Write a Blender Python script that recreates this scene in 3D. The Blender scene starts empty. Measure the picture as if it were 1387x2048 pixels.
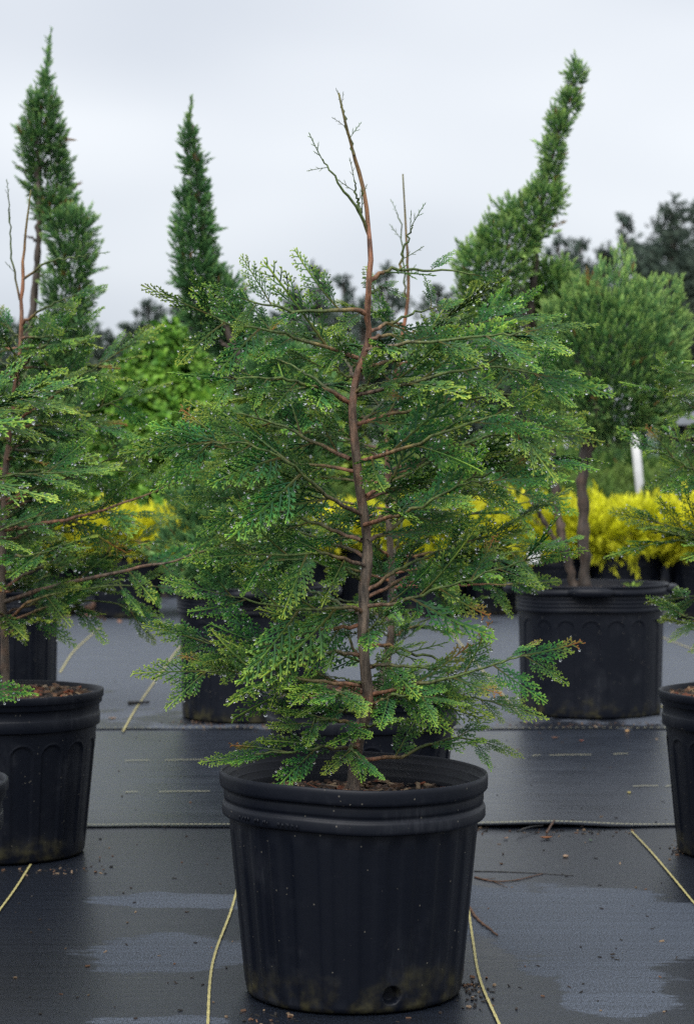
import bpy, math, random
import numpy as np
from mathutils import Vector, Matrix
R = math.radians
# ------------------------------------------------------------------ camera, sky, sun, exposure
sc = bpy.context.scene
F_PX, CAM_H, HORIZON = 4240.0, 0.94, 930.0
PITCH = math.atan((1024 - HORIZON) / F_PX)
cam_d = bpy.data.cameras.new('camera'); cam = bpy.data.objects.new('camera', cam_d)
sc.collection.objects.link(cam); sc.camera = cam
cam.location = (0, 0, CAM_H); cam.rotation_euler = (math.pi / 2 - PITCH, 0, 0)
cam_d.sensor_fit = 'VERTICAL'; cam_d.sensor_height = 36; cam_d.sensor_width = 24
cam_d.lens = F_PX / 2048 * 36
cam_d.clip_start = .05; cam_d.clip_end = 2000
cam_d.dof.use_dof = True; cam_d.dof.focus_distance = 3.8; cam_d.dof.aperture_fstop = 7.5

SUN_EL, SUN_AZ = R(58), R(200)
world = bpy.data.worlds.new('World'); sc.world = world; world.use_nodes = True
wn, wl = world.node_tree.nodes, world.node_tree.links
wn.clear()
w_out = wn.new('ShaderNodeOutputWorld'); w_bg = wn.new('ShaderNodeBackground')
w_sky = wn.new('ShaderNodeTexSky'); w_sky.sky_type = 'NISHITA'; w_sky.sun_disc = False
w_sky.sun_elevation = SUN_EL; w_sky.sun_rotation = SUN_AZ
w_tc = wn.new('ShaderNodeTexCoord'); w_map = wn.new('ShaderNodeMapping')
w_map.inputs['Scale'].default_value = (2.6, 2.6, 7.5); w_map.inputs['Location'].default_value = (1.3, .4, 2.2)
w_noise = wn.new('ShaderNodeTexNoise'); w_noise.inputs['Scale'].default_value = 1.0
w_noise.inputs['Detail'].default_value = 2.2; w_noise.inputs['Roughness'].default_value = .45
w_ramp = wn.new('ShaderNodeValToRGB')
w_ramp.color_ramp.elements[0].position = .36; w_ramp.color_ramp.elements[0].color = (2.90, 3.10, 3.46, 1)
w_ramp.color_ramp.elements[1].position = .62; w_ramp.color_ramp.elements[1].color = (4.17, 4.32, 4.52, 1)
w_mix = wn.new('ShaderNodeMix'); w_mix.data_type = 'RGBA'; w_mix.inputs['Factor'].default_value = .94
w_bg.inputs['Strength'].default_value = .1
wl.new(w_tc.outputs['Generated'], w_map.inputs['Vector']); wl.new(w_map.outputs['Vector'], w_noise.inputs['Vector'])
wl.new(w_noise.outputs['Fac'], w_ramp.inputs['Fac'])
wl.new(w_sky.outputs['Color'], w_mix.inputs['A']); wl.new(w_ramp.outputs['Color'], w_mix.inputs['B'])
wl.new(w_mix.outputs['Result'], w_bg.inputs['Color']); wl.new(w_bg.outputs['Background'], w_out.inputs['Surface'])

sun_d = bpy.data.lights.new('sun', 'SUN'); sun = bpy.data.objects.new('sun', sun_d); sc.collection.objects.link(sun)
sun_d.energy = 1.5; sun_d.angle = R(60); sun_d.color = (1, .985, .965)
sun_dir = Vector((math.sin(SUN_AZ) * math.cos(SUN_EL), math.cos(SUN_AZ) * math.cos(SUN_EL), math.sin(SUN_EL)))
sun.rotation_euler = sun_dir.to_track_quat('Z', 'Y').to_euler(); sun.location = (0, 0, 10)

vs = sc.view_settings
vs.view_transform = 'Standard'; vs.look = 'None'; vs.exposure = 1.12; vs.gamma = 1.0; vs.use_curve_mapping = False
sc.render.engine = 'CYCLES'
sc.cycles.use_denoising = False
sc.cycles.max_bounces = 8; sc.cycles.transparent_max_bounces = 8; sc.cycles.transmission_bounces = 6
sc.cycles.caustics_refractive = False; sc.cycles.caustics_reflective = False

# ------------------------------------------------------------------ helpers
COL = sc.collection
rng = np.random.default_rng(7); random.seed(7)
FWD = np.array([0, math.cos(PITCH), -math.sin(PITCH)]); UPV = np.array([0, math.sin(PITCH), math.cos(PITCH)])
def P(x, y, Y):
    """point of the place seen at photo pixel (x, y) at distance Y"""
    d = FWD + np.array([1., 0, 0]) * ((x - 693.5) / F_PX) + UPV * ((1024 - y) / F_PX)
    return np.array([0, 0, CAM_H]) + d * (Y / d[1])
def G(x, y, z=0.):
    d = FWD + np.array([1., 0, 0]) * ((x - 693.5) / F_PX) + UPV * ((1024 - y) / F_PX)
    return np.array([0, 0, CAM_H]) + d * ((z - CAM_H) / d[2])

class MB:
    """collects triangles"""
    def __init__(s): s.v = []; s.f = []; s.c = []; s.m = []; s.n = 0
    def add(s, v, f, c=None, m=0):
        v = np.asarray(v, float); f = np.asarray(f, int)
        s.v.append(v); s.f.append(f + s.n); s.n += len(v)
        if c is None: c = np.zeros((len(v), 3))
        c = np.asarray(c, float)
        if c.ndim == 1: c = np.tile(c, (len(v), 1))
        s.c.append(c); s.m.append(np.full(len(f), m, int))
    def tube(s, pts, rad, sides=3, col=None, cap=False, m=0):
        pts = np.asarray(pts, float); n = len(pts); rad = np.broadcast_to(np.asarray(rad, float), (n,))
        t = np.gradient(pts, axis=0); t /= np.linalg.norm(t, axis=1)[:, None] + 1e-12
        ref = np.array([0, 0, 1.]) if abs(t[0][2]) < .8 else np.array([1., 0, 0])
        a = np.cross(t, ref); a /= np.linalg.norm(a, axis=1)[:, None] + 1e-12
        b = np.cross(t, a)
        th = np.arange(sides) / sides * 2 * math.pi
        ring = a[:, None, :] * np.cos(th)[None, :, None] + b[:, None, :] * np.sin(th)[None, :, None]
        v = (pts[:, None, :] + ring * rad[:, None, None]).reshape(-1, 3)
        f = []
        for i in range(n - 1):
            for k in range(sides):
                p, q = i * sides + k, i * sides + (k + 1) % sides
                f += [(p, q, q + sides), (p, q + sides, p + sides)]
        if col is not None:
            col = np.asarray(col, float)
            if col.ndim == 2: col = np.repeat(col, sides, axis=0)
        if cap:
            v = np.vstack([v, pts[-1:], pts[:1]]); nn = n * sides
            for k in range(sides):
                f += [((n - 1) * sides + k, (n - 1) * sides + (k + 1) % sides, nn), ((k + 1) % sides, k, nn + 1)]
            if col is not None and col.ndim == 2: col = np.vstack([col, col[-1:], col[:1]])
        s.add(v, f, col, m)
    def spike(s, p0, p1, r, c0, c1, m=0, bulge=.45):
        """small pointed shoot: triangle section, widest at `bulge`"""
        p0 = np.asarray(p0, float); p1 = np.asarray(p1, float); d = p1 - p0
        L = np.linalg.norm(d) + 1e-12; d = d / L
        ref = np.array([0, 0, 1.]) if abs(d[2]) < .8 else np.array([1., 0, 0])
        a = np.cross(d, ref); a /= np.linalg.norm(a) + 1e-12; b = np.cross(d, a)
        mid = p0 + (p1 - p0) * bulge
        ring = [mid + (a * math.cos(k) + b * math.sin(k)) * r for k in (0, 2.094, 4.189)]
        cm = np.asarray(c0) * (1 - bulge) + np.asarray(c1) * bulge
        s.add([p0, *ring, p1], [(0, 2, 1), (0, 3, 2), (0, 1, 3), (1, 2, 4), (2, 3, 4), (3, 1, 4)], [c0, cm, cm, cm, c1], m)
    def mesh(s, name, mats, smooth=False):
        v = np.vstack(s.v).astype(np.float32); f = np.vstack(s.f).astype(np.int32); c = np.vstack(s.c); mi = np.concatenate(s.m)
        me = bpy.data.meshes.new(name)
        me.vertices.add(len(v)); me.vertices.foreach_set('co', v.ravel())
        me.loops.add(len(f) * 3); me.loops.foreach_set('vertex_index', f.ravel())
        me.polygons.add(len(f)); me.polygons.foreach_set('loop_start', np.arange(0, len(f) * 3, 3, dtype=np.int32))
        if len(mats) > 1: me.polygons.foreach_set('material_index', mi.astype(np.int32))
        me.polygons.foreach_set('use_smooth', np.full(len(f), smooth, bool))
        for m in mats: me.materials.append(m)
        at = me.color_attributes.new('Col', 'FLOAT_COLOR', 'POINT')
        at.data.foreach_set('color', np.hstack([c, np.ones((len(c), 1))]).astype(np.float32).ravel())
        me.update(calc_edges=True); me.validate()
        return me

def obj(name, me, parent=None, mat=None, **kw):
    o = bpy.data.objects.new(name, me); COL.objects.link(o)
    if parent is not None: o.parent = parent
    if mat is not None: o.matrix_basis = mat
    for k, v in kw.items(): o[k] = v
    return o
def thing(name, label, cat, loc=(0, 0, 0), rz=0, group=None):
    o = bpy.data.objects.new(name, None); COL.objects.link(o); o.empty_display_size = .1
    o.location = loc; o.rotation_euler = (0, 0, rz); o['label'] = label; o['category'] = cat
    if group: o['group'] = group
    return o
def tag(o, label, cat, group=None):
    o['label'] = label; o['category'] = cat
    if group: o['group'] = group
    return o
def copy_tree(o, parent=None):
    c = o.copy(); COL.objects.link(c); c.parent = parent
    for ch in list(o.children): copy_tree(ch, c)
    return c
def smooth_path(pts, n):
    pts = np.asarray(pts, float)
    if len(pts) == 2: return pts[0] + (pts[1] - pts[0]) * np.linspace(0, 1, n)[:, None]
    q = np.vstack([2 * pts[0] - pts[1], pts, 2 * pts[-1] - pts[-2]]); out = []
    for u in np.linspace(0, len(pts) - 1 - 1e-9, n):
        i = int(u); t = u - i; a, b, c, d = q[i:i + 4]
        out.append(.5 * (2 * b + (c - a) * t + (2 * a - 5 * b + 4 * c - d) * t * t + (3 * b - a - 3 * c + d) * t ** 3))
    return np.array(out)

# ------------------------------------------------------------------ materials
def new_mat(name):
    m = bpy.data.materials.new(name); m.use_nodes = True
    nt = m.node_tree; nt.nodes.clear()
    return m, nt.nodes, nt.links
def nd(N, t, **kw):
    n = N.new(t)
    for k, v in kw.items():
        if k.startswith('i_'): n.inputs[k[2:]].default_value = v
        else: setattr(n, k, v)
    return n
def ramp(N, stops):
    r = N.new('ShaderNodeValToRGB'); e = r.color_ramp.elements
    while len(e) < len(stops): e.new(.5)
    for el, (p, c) in zip(e, stops): el.position = p; el.color = (*c, 1)
    return r
def mixc(N, L, a, b, fac, mode='MIX'):
    m = N.new('ShaderNodeMix'); m.data_type = 'RGBA'; m.blend_type = mode
    for s, x in (('A', a), ('B', b), ('Factor', fac)):
        if isinstance(x, tuple): m.inputs[s].default_value = (*x, 1) if len(x) == 3 else x
        elif isinstance(x, (int, float)): m.inputs[s].default_value = x
        else: L.new(x, m.inputs[s])
    return m.outputs['Result']
def math_(N, L, op, a, b=None, c=None):
    m = N.new('ShaderNodeMath'); m.operation = op
    for i, x in enumerate((a, b, c)):
        if x is None: continue
        if isinstance(x, (int, float)): m.inputs[i].default_value = x
        else: L.new(x, m.inputs[i])
    return m.outputs[0]

def foliage_mat(name, dark, mid, tip, brown=(.34, .15, .05), rough=.45, transl=.25, spec=.4, objvar=.35, huev=.06):
    """colour by age of the shoot (attribute): R = youth, G = random, B = browned"""
    m, N, L = new_mat(name)
    at = nd(N, 'ShaderNodeAttribute', attribute_name='Col'); sp = nd(N, 'ShaderNodeSeparateColor'); L.new(at.outputs['Color'], sp.inputs[0])
    r = ramp(N, [(0, dark), (.5, mid), (1, tip)]); L.new(sp.outputs[0], r.inputs[0])
    oi = nd(N, 'ShaderNodeObjectInfo')
    v = math_(N, L, 'MULTIPLY_ADD', oi.outputs['Random'], objvar, 1 - objvar / 2)
    v2 = math_(N, L, 'MULTIPLY_ADD', sp.outputs[1], .5, .75)
    vv = math_(N, L, 'MULTIPLY', v, v2)
    hs = nd(N, 'ShaderNodeHueSaturation'); L.new(r.outputs[0], hs.inputs['Color']); L.new(vv, hs.inputs['Value'])
    rn = math_(N, L, 'FRACT', math_(N, L, 'MULTIPLY', oi.outputs['Random'], 17.3))
    L.new(math_(N, L, 'MULTIPLY_ADD', rn, huev, .503 - huev / 2), hs.inputs['Hue'])
    c = mixc(N, L, hs.outputs[0], brown, sp.outputs[2])
    b = nd(N, 'ShaderNodeBsdfPrincipled', i_Roughness=rough); b.inputs['Specular IOR Level'].default_value = spec
    L.new(c, b.inputs['Base Color'])
    t = nd(N, 'ShaderNodeBsdfTranslucent'); L.new(c, t.inputs['Color'])
    mx = nd(N, 'ShaderNodeMixShader', i_Fac=transl); L.new(b.outputs[0], mx.inputs[1]); L.new(t.outputs[0], mx.inputs[2])
    o = nd(N, 'ShaderNodeOutputMaterial'); L.new(mx.outputs[0], o.inputs[0])
    return m
def bark_mat(name, c_old, c_young, c_green=(.085, .13, .03), scale=90):
    """R = 0 old grey bark .. 1 young red bark, G = green shoot"""
    m, N, L = new_mat(name)
    at = nd(N, 'ShaderNodeAttribute', attribute_name='Col'); sp = nd(N, 'ShaderNodeSeparateColor'); L.new(at.outputs['Color'], sp.inputs[0])
    tc = nd(N, 'ShaderNodeTexCoord'); mp = nd(N, 'ShaderNodeMapping'); mp.inputs['Scale'].default_value = (1, 1, .22); L.new(tc.outputs['Object'], mp.inputs[0])
    no = nd(N, 'ShaderNodeTexNoise', i_Scale=scale, i_Detail=5., i_Roughness=.65); L.new(mp.outputs[0], no.inputs['Vector'])
    nb_ = nd(N, 'ShaderNodeTexNoise', i_Scale=scale * .35, i_Detail=3.); L.new(tc.outputs['Object'], nb_.inputs['Vector']); nv = nd(N, 'ShaderNodeClamp'); L.new(math_(N, L, 'ADD', sp.outputs[0], math_(N, L, 'MULTIPLY_ADD', nb_.outputs['Fac'], 1.6, -.8)), nv.inputs[0]); c = mixc(N, L, c_old, c_young, nv.outputs[0]); c = mixc(N, L, c, c_green, sp.outputs[1])
    r = ramp(N, [(.32, (.22, .22, .23)), (.5, (.95, .95, .95)), (.68, (1.9, 1.8, 1.7))]); L.new(no.outputs['Fac'], r.inputs[0])
    c = mixc(N, L, c, r.outputs[0], 1.0, 'MULTIPLY')
    bu = nd(N, 'ShaderNodeBump', i_Strength=1., i_Distance=.006); L.new(no.outputs['Fac'], bu.inputs['Height'])
    b = nd(N, 'ShaderNodeBsdfPrincipled', i_Roughness=.6); L.new(c, b.inputs['Base Color']); L.new(bu.outputs[0], b.inputs['Normal'])
    o = nd(N, 'ShaderNodeOutputMaterial'); L.new(b.outputs[0], o.inputs[0])
    return m
def plain_mat(name, c, rough=.6, var=.4, scale=30., bump=0., spec=.5):
    m, N, L = new_mat(name)
    tc = nd(N, 'ShaderNodeTexCoord'); no = nd(N, 'ShaderNodeTexNoise', i_Scale=scale, i_Detail=4.); L.new(tc.outputs['Object'], no.inputs['Vector'])
    r = ramp(N, [(.3, tuple(x * (1 - var) for x in c)), (.7, tuple(min(1, x * (1 + var)) for x in c))]); L.new(no.outputs['Fac'], r.inputs[0])
    b = nd(N, 'ShaderNodeBsdfPrincipled', i_Roughness=rough); L.new(r.outputs[0], b.inputs['Base Color']); b.inputs['Specular IOR Level'].default_value = spec
    if bump:
        bu = nd(N, 'ShaderNodeBump', i_Strength=.5, i_Distance=bump); L.new(no.outputs['Fac'], bu.inputs['Height']); L.new(bu.outputs[0], b.inputs['Normal'])
    o = nd(N, 'ShaderNodeOutputMaterial'); L.new(b.outputs[0], o.inputs[0])
    return m
def attr_mat(name, rough=.75, mul=1.):
    """colour straight from the attribute (mixed chips)"""
    m, N, L = new_mat(name)
    at = nd(N, 'ShaderNodeAttribute', attribute_name='Col')
    b = nd(N, 'ShaderNodeBsdfPrincipled', i_Roughness=rough); L.new(at.outputs['Color'], b.inputs['Base Color'])
    o = nd(N, 'ShaderNodeOutputMaterial'); L.new(b.outputs[0], o.inputs[0])
    return m
def pot_mat(name, base=(.0034, .0051, .0105), dust=.9, moss=1.):
    m, N, L = new_mat(name)
    tc = nd(N, 'ShaderNodeTexCoord'); oi = nd(N, 'ShaderNodeObjectInfo')
    va = nd(N, 'ShaderNodeVectorMath', operation='ADD'); L.new(tc.outputs['Object'], va.inputs[0])
    cr = nd(N, 'ShaderNodeCombineXYZ'); L.new(math_(N, L, 'MULTIPLY', oi.outputs['Random'], 9.), cr.inputs[0]); L.new(cr.outputs[0], va.inputs[1])
    n1 = nd(N, 'ShaderNodeTexNoise', i_Scale=6., i_Detail=6., i_Roughness=.6); L.new(va.outputs[0], n1.inputs['Vector'])
    mp = nd(N, 'ShaderNodeMapping'); mp.inputs['Scale'].default_value = (40, 40, 5); L.new(va.outputs[0], mp.inputs[0])
    n2 = nd(N, 'ShaderNodeTexNoise', i_Scale=1., i_Detail=6., i_Roughness=.7); L.new(mp.outputs[0], n2.inputs['Vector'])
    n3 = nd(N, 'ShaderNodeTexVoronoi', i_Scale=75.); L.new(va.outputs[0], n3.inputs['Vector'])
    n4 = nd(N, 'ShaderNodeTexNoise', i_Scale=28., i_Detail=5.); L.new(va.outputs[0], n4.inputs['Vector'])
    # dusty scuffs
    d1 = ramp(N, [(.52, (0, 0, 0)), (.78, (1, 1, 1))]); L.new(n1.outputs['Fac'], d1.inputs[0])
    d2 = ramp(N, [(.5, (.15, .15, .15)), (.72, (1, 1, 1))]); L.new(n2.outputs['Fac'], d2.inputs[0])
    du = math_(N, L, 'MULTIPLY', math_(N, L, 'MULTIPLY', d1.outputs[0], d2.outputs[0]), dust)
    c = mixc(N, L, base, (.07, .074, .085), du)
    # specks of splashed soil
    s1 = ramp(N, [(.09, (1, 1, 1)), (.13, (0, 0, 0))]); L.new(n3.outputs['Distance'], s1.inputs[0])
    s2 = ramp(N, [(.53, (0, 0, 0)), (.58, (1, 1, 1))]); L.new(n4.outputs['Fac'], s2.inputs[0])
    sk = math_(N, L, 'MULTIPLY', s1.outputs[0], s2.outputs[0])
    c = mixc(N, L, c, (.13, .12, .10), sk)
    # algae and dirt near the foot
    sx = nd(N, 'ShaderNodeSeparateXYZ'); L.new(tc.outputs['Object'], sx.inputs[0])
    hz = math_(N, L, 'ADD', sx.outputs[2], math_(N, L, 'MULTIPLY', n1.outputs['Fac'], -.20))
    mr = ramp(N, [(0, (1, 1, 1)), (1, (0, 0, 0))]); L.new(math_(N, L, 'MULTIPLY_ADD', hz, 16., 1.55), mr.inputs[0])
    mk = math_(N, L, 'MULTIPLY', math_(N, L, 'MULTIPLY', mr.outputs[0], math_(N, L, 'MULTIPLY_ADD', n4.outputs['Fac'], 5., -2.1)), moss)
    mk = nd(N, 'ShaderNodeClamp'); L.new(math_(N, L, 'MULTIPLY', math_(N, L, 'MULTIPLY', mr.outputs[0], math_(N, L, 'MULTIPLY_ADD', n4.outputs['Fac'], 5., -2.1)), moss), mk.inputs[0])
    mc = ramp(N, [(.40, (.016, .013, .008)), (.66, (.05, .046, .022))]); L.new(n4.outputs['Fac'], mc.inputs[0])
    c = mixc(N, L, c, mc.outputs[0], mk.outputs[0])
    ro = math_(N, L, 'ADD', math_(N, L, 'MULTIPLY_ADD', n1.outputs['Fac'], .25, .34), math_(N, L, 'MULTIPLY', mk.outputs[0], .3))
    bu = nd(N, 'ShaderNodeBump', i_Strength=.25, i_Distance=.003); L.new(n4.outputs['Fac'], bu.inputs['Height'])
    b = nd(N, 'ShaderNodeBsdfPrincipled'); L.new(c, b.inputs['Base Color']); L.new(ro, b.inputs['Roughness']); L.new(bu.outputs[0], b.inputs['Normal']); b.inputs['Specular IOR Level'].default_value = .26
    o = nd(N, 'ShaderNodeOutputMaterial'); L.new(b.outputs[0], o.inputs[0])
    return m

M_CYP = foliage_mat('cypress_foliage', (.012, .052, .028), (.062, .182, .040), (.42, .58, .080), transl=.25, spec=.18, rough=.4, objvar=.6)
M_JUN = foliage_mat('juniper_foliage', (.030, .095, .050), (.13, .33, .11), (.44, .68, .20), transl=.2, objvar=.1, spec=.25, rough=.5)
M_YEL = foliage_mat('golden_foliage', (.30, .34, .02), (.74, .72, .03), (.92, .88, .08), transl=.25, objvar=.2, huev=.012, spec=.2)
M_GRN = foliage_mat('shrub_foliage', (.05, .10, .04), (.14, .26, .06), (.30, .44, .11), transl=.3, objvar=.5, spec=.2)
M_LIM = foliage_mat('broadleaf_foliage', (.035, .09, .016), (.12, .25, .028), (.34, .52, .06), transl=.3, objvar=.1, spec=.3)
M_FAR_HAZE = foliage_mat('far_foliage_haze', (.065, .092, .082), (.10, .14, .112), (.15, .195, .14), transl=.45, objvar=.3, spec=.1, rough=.7)  # greens paled and blued, distance haze put into the colour
M_BARK = bark_mat('cypress_bark', (.13, .10, .075), (.30, .13, .07))
M_JBARK = bark_mat('juniper_bark', (.070, .054, .043), (.15, .085, .055), scale=40)
M_POT = pot_mat('black_plastic'); M_POT2 = pot_mat('black_plastic_worn', base=(.0038, .0055, .0110), dust=1.)
M_SOIL = plain_mat('potting_soil', (.022, .015, .010), .9, .6, 60, .01)
M_CHIP = attr_mat('bark_chips')
M_STICK = plain_mat('dead_wood', (.10, .052, .03), .7, .5, 60)
M_CHAR = plain_mat('dark_wet_wood', (.012, .011, .010), .45, .5, 60, .003)
M_LINE = plain_mat('yellow_thread', (.42, .37, .15), .6, .55, 300)
M_THREAD = plain_mat('pale_thread', (.40, .38, .24), .6, .4, 300)
M_WHITE = plain_mat('white_paint', (.72, .72, .70), .5, .08, 8)
M_GREYMETAL = plain_mat('grey_metal', (.30, .32, .35), .45, .15, 3)
M_GREENPOST = plain_mat('green_post', (.16, .22, .19), .6, .2, 6)
def drop_mat():
    m, N, L = new_mat('water')
    g = nd(N, 'ShaderNodeBsdfGlass', i_IOR=1.33, i_Roughness=0.)
    o = nd(N, 'ShaderNodeOutputMaterial'); L.new(g.outputs[0], o.inputs[0]); return m
M_DROP = drop_mat()

# ------------------------------------------------------------------ ground
def mat_cloth(name, patches, dry=1., dry_sheen_c=(.052, .064, .086), rough0=.30):
    m, N, L = new_mat(name)
    tc = nd(N, 'ShaderNodeTexCoord'); co = tc.outputs['Object']
    n1 = nd(N, 'ShaderNodeTexNoise', i_Scale=5., i_Detail=4., i_Roughness=.55); L.new(co, n1.inputs['Vector'])
    mp = nd(N, 'ShaderNodeMapping'); mp.inputs['Scale'].default_value = (1.2, 55, 1); L.new(co, mp.inputs[0])
    n2 = nd(N, 'ShaderNodeTexNoise', i_Scale=1., i_Detail=5., i_Roughness=.6); L.new(mp.outputs[0], n2.inputs['Vector'])
    mp3 = nd(N, 'ShaderNodeMapping'); mp3.inputs['Scale'].default_value = (300, 110, 1); L.new(co, mp3.inputs[0])
    n3 = nd(N, 'ShaderNodeTexNoise', i_Scale=1., i_Detail=2.); L.new(mp3.outputs[0], n3.inputs['Vector'])
    # woven tape: threads both ways
    wx = nd(N, 'ShaderNodeTexWave', wave_type='BANDS', bands_direction='X', i_Scale=95., i_Distortion=.6); L.new(co, wx.inputs['Vector'])
    wy = nd(N, 'ShaderNodeTexWave', wave_type='BANDS', bands_direction='Y', i_Scale=55., i_Distortion=.6); L.new(co, wy.inputs['Vector'])
    wv = math_(N, L, 'MULTIPLY', wx.outputs['Fac'], wy.outputs['Fac'])
    # drying patches in front, painted sky sheen behind, each with its own outline
    mask = None
    nw = math_(N, L, 'ADD', math_(N, L, 'MULTIPLY_ADD', n1.outputs['Fac'], 1.7, -.85), math_(N, L, 'MULTIPLY_ADD', n2.outputs['Fac'], .5, -.25))
    for (cx, cy, rx, ry) in patches:
        s = nd(N, 'ShaderNodeVectorMath', operation='SUBTRACT'); L.new(co, s.inputs[0]); s.inputs[1].default_value = (cx, cy, 0)
        d = nd(N, 'ShaderNodeVectorMath', operation='MULTIPLY'); L.new(s.outputs[0], d.inputs[0]); d.inputs[1].default_value = (1 / rx, 1 / ry, 0)
        l = nd(N, 'ShaderNodeVectorMath', operation='LENGTH'); L.new(d.outputs[0], l.inputs[0])
        v = math_(N, L, 'ADD', math_(N, L, 'SUBTRACT', 1., l.outputs['Value']), nw)
        mask = v if mask is None else math_(N, L, 'MAXIMUM', mask, v)
    wet = (.0070, .0098, .0165)
    if mask is not None:
        mr = ramp(N, [(.48, (0, 0, 0)), (.53, (1, 1, 1))]); L.new(math_(N, L, 'MULTIPLY_ADD', mask, .5, .5), mr.inputs[0]); mk = mr.outputs[0]
    else: mk = math_(N, L, 'MULTIPLY', math_(N, L, 'MULTIPLY', n1.outputs['Fac'], n2.outputs['Fac']), dry)
    c = mixc(N, L, wet, dry_sheen_c, mk)
    g = ramp(N, [(.3, (.35, .35, .35)), (.7, (1.75, 1.75, 1.75))]); L.new(n3.outputs['Fac'], g.inputs[0])
    c = mixc(N, L, c, g.outputs[0], 1., 'MULTIPLY')
    gw = ramp(N, [(.1, (.65, .65, .65)), (.7, (1.5, 1.5, 1.5))]); L.new(wv, gw.inputs[0]); c = mixc(N, L, c, gw.outputs[0], 1., 'MULTIPLY')
    g2 = ramp(N, [(.3, (.8, .8, .8)), (.7, (1.25, 1.25, 1.25))]); L.new(n2.outputs['Fac'], g2.inputs[0])
    c = mixc(N, L, c, g2.outputs[0], 1., 'MULTIPLY')
    ro = math_(N, L, 'ADD', math_(N, L, 'MULTIPLY_ADD', mk, .20, rough0), math_(N, L, 'MULTIPLY', n2.outputs['Fac'], .16))
    h = math_(N, L, 'ADD', math_(N, L, 'MULTIPLY', wv, .00022), math_(N, L, 'ADD', math_(N, L, 'MULTIPLY', n2.outputs['Fac'], .0009), math_(N, L, 'MULTIPLY', n3.outputs['Fac'], .00028)))
    bu = nd(N, 'ShaderNodeBump', i_Strength=.55, i_Distance=1.); L.new(h, bu.inputs['Height'])
    b = nd(N, 'ShaderNodeBsdfPrincipled'); L.new(c, b.inputs['Base Color']); L.new(ro, b.inputs['Roughness']); L.new(bu.outputs[0], b.inputs['Normal'])
    b.inputs['Specular IOR Level'].default_value = .5
    o = nd(N, 'ShaderNodeOutputMaterial'); L.new(b.outputs[0], o.inputs[0])
    return m
def gp(x, y, rxp, ryp):
    a = G(x, y); sx = a[1] / F_PX; b = G(x, y + ryp); t = G(x, y - ryp)
    return (a[0], a[1], rxp * sx, (t[1] - b[1]) / 2)
pat_front = [gp(400, 1800, 200, 16), gp(350, 1905, 190, 36), gp(1180, 1850, 290, 85), gp(900, 1795, 150, 25), gp(330, 2045, 150, 14), gp(1230, 1990, 120, 45)]
sheen_back = [(-.3, 12, 1.4, 4.4), (1.3, 10.8, .9, 3.4), (-1.4, 10.6, .9, 3.), (.3, 9.4, .8, 1.8), (-.75, 8.6, .28, .75), (.45, 8.4, .3, .6)]  # lighter areas painted in for sky reflected off the back cloth
M_CLOTH1 = mat_cloth('cloth_front', pat_front); M_CLOTH2 = mat_cloth('cloth_strip', [], rough0=.20); M_CLOTH3 = mat_cloth('cloth_back', sheen_back, dry_sheen_c=(.072, .084, .108))

def grid_sheet(name, x0, x1, y0, y1, nx, ny, zf, mat):
    xs = np.linspace(x0, x1, nx); ys = np.linspace(y0, y1, ny)
    X, Yy = np.meshgrid(xs, ys); Z = zf(X, Yy)
    v = np.stack([X, Yy, Z], -1).reshape(-1, 3); f = []
    for j in range(ny - 1):
        for i in range(nx - 1):
            a = j * nx + i; f += [(a, a + 1, a + nx + 1), (a, a + nx + 1, a + nx)]
    mb = MB(); mb.add(v, f); return mb.mesh(name, [mat], True)
M_GROUND = plain_mat('grassy_ground', (.05, .07, .03), .9, .4, 2.)
g = obj('ground', grid_sheet('ground', -700, 700, -40, 1200, 30, 30, lambda X, Y: X * 0 - .02, M_GROUND), kind='structure')
S1, S2 = float(G(700, 1656)[1]), float(G(700, 1462)[1])
obj('ground_cloth', grid_sheet('ground_cloth', -9, 9, .5, S1 + .08, 60, 20, lambda X, Y: X * 0, M_CLOTH1), kind='structure')
def seam1(x): return .003 * np.sin(x * 9) + .002 * np.sin(x * 23 + 1)
def z_strip(X, Y):
    e = np.clip(1 - (Y - S1) / .12, 0, 1)
    lift = .001 + .010 * np.exp(-((X - .48) / .20) ** 2) + .001 * np.sin(X * 14)
    return .004 + e ** 2 * np.maximum(lift, .0005)
def strip_mesh(name, S, SE, zf, mat, nx=160):
    xs = np.linspace(-9, 9, nx * 6); ys = np.concatenate([np.linspace(0, .14, 5), np.linspace(.3, SE - S, 4)])
    X, Yy = np.meshgrid(xs, ys); Yw = S + Yy + seam1(X) * np.clip(1 - Yy / .2, 0, 1) * (1.5 + 1.5 * (X > .3) * np.clip((X - .3) * 3, 0, 1))
    Z = zf(X, S + Yy); v = np.stack([X, Yw, Z], -1).reshape(-1, 3); n = len(xs); f = []
    for j in range(len(ys) - 1):
        for i in range(n - 1):
            a = j * n + i; f += [(a, a + 1, a + n + 1), (a, a + n + 1, a + n)]
    mb = MB(); mb.add(v, f)
    # thickness of the raised edge
    lo = v[:n].copy(); lo[:, 2] -= .0036; f2 = []
    for i in range(n - 1): f2 += [(i, n + i, n + i + 1), (i, n + i + 1, i + 1)]
    mb.add(np.vstack([v[:n], lo]), f2)
    return mb.mesh(name, [mat], True)
cloth2 = obj('ground_cloth', strip_mesh('ground_cloth_strip', S1, S2 + .1, z_strip, M_CLOTH2), kind='structure')
def z_back(X, Y): return .008 + np.clip(1 - (Y - S2) / .1, 0, 1) ** 2 * .001
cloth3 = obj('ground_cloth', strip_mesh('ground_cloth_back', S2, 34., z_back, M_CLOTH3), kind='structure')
cloth1 = [o for o in COL.objects if o.name == 'ground_cloth'][0]

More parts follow.
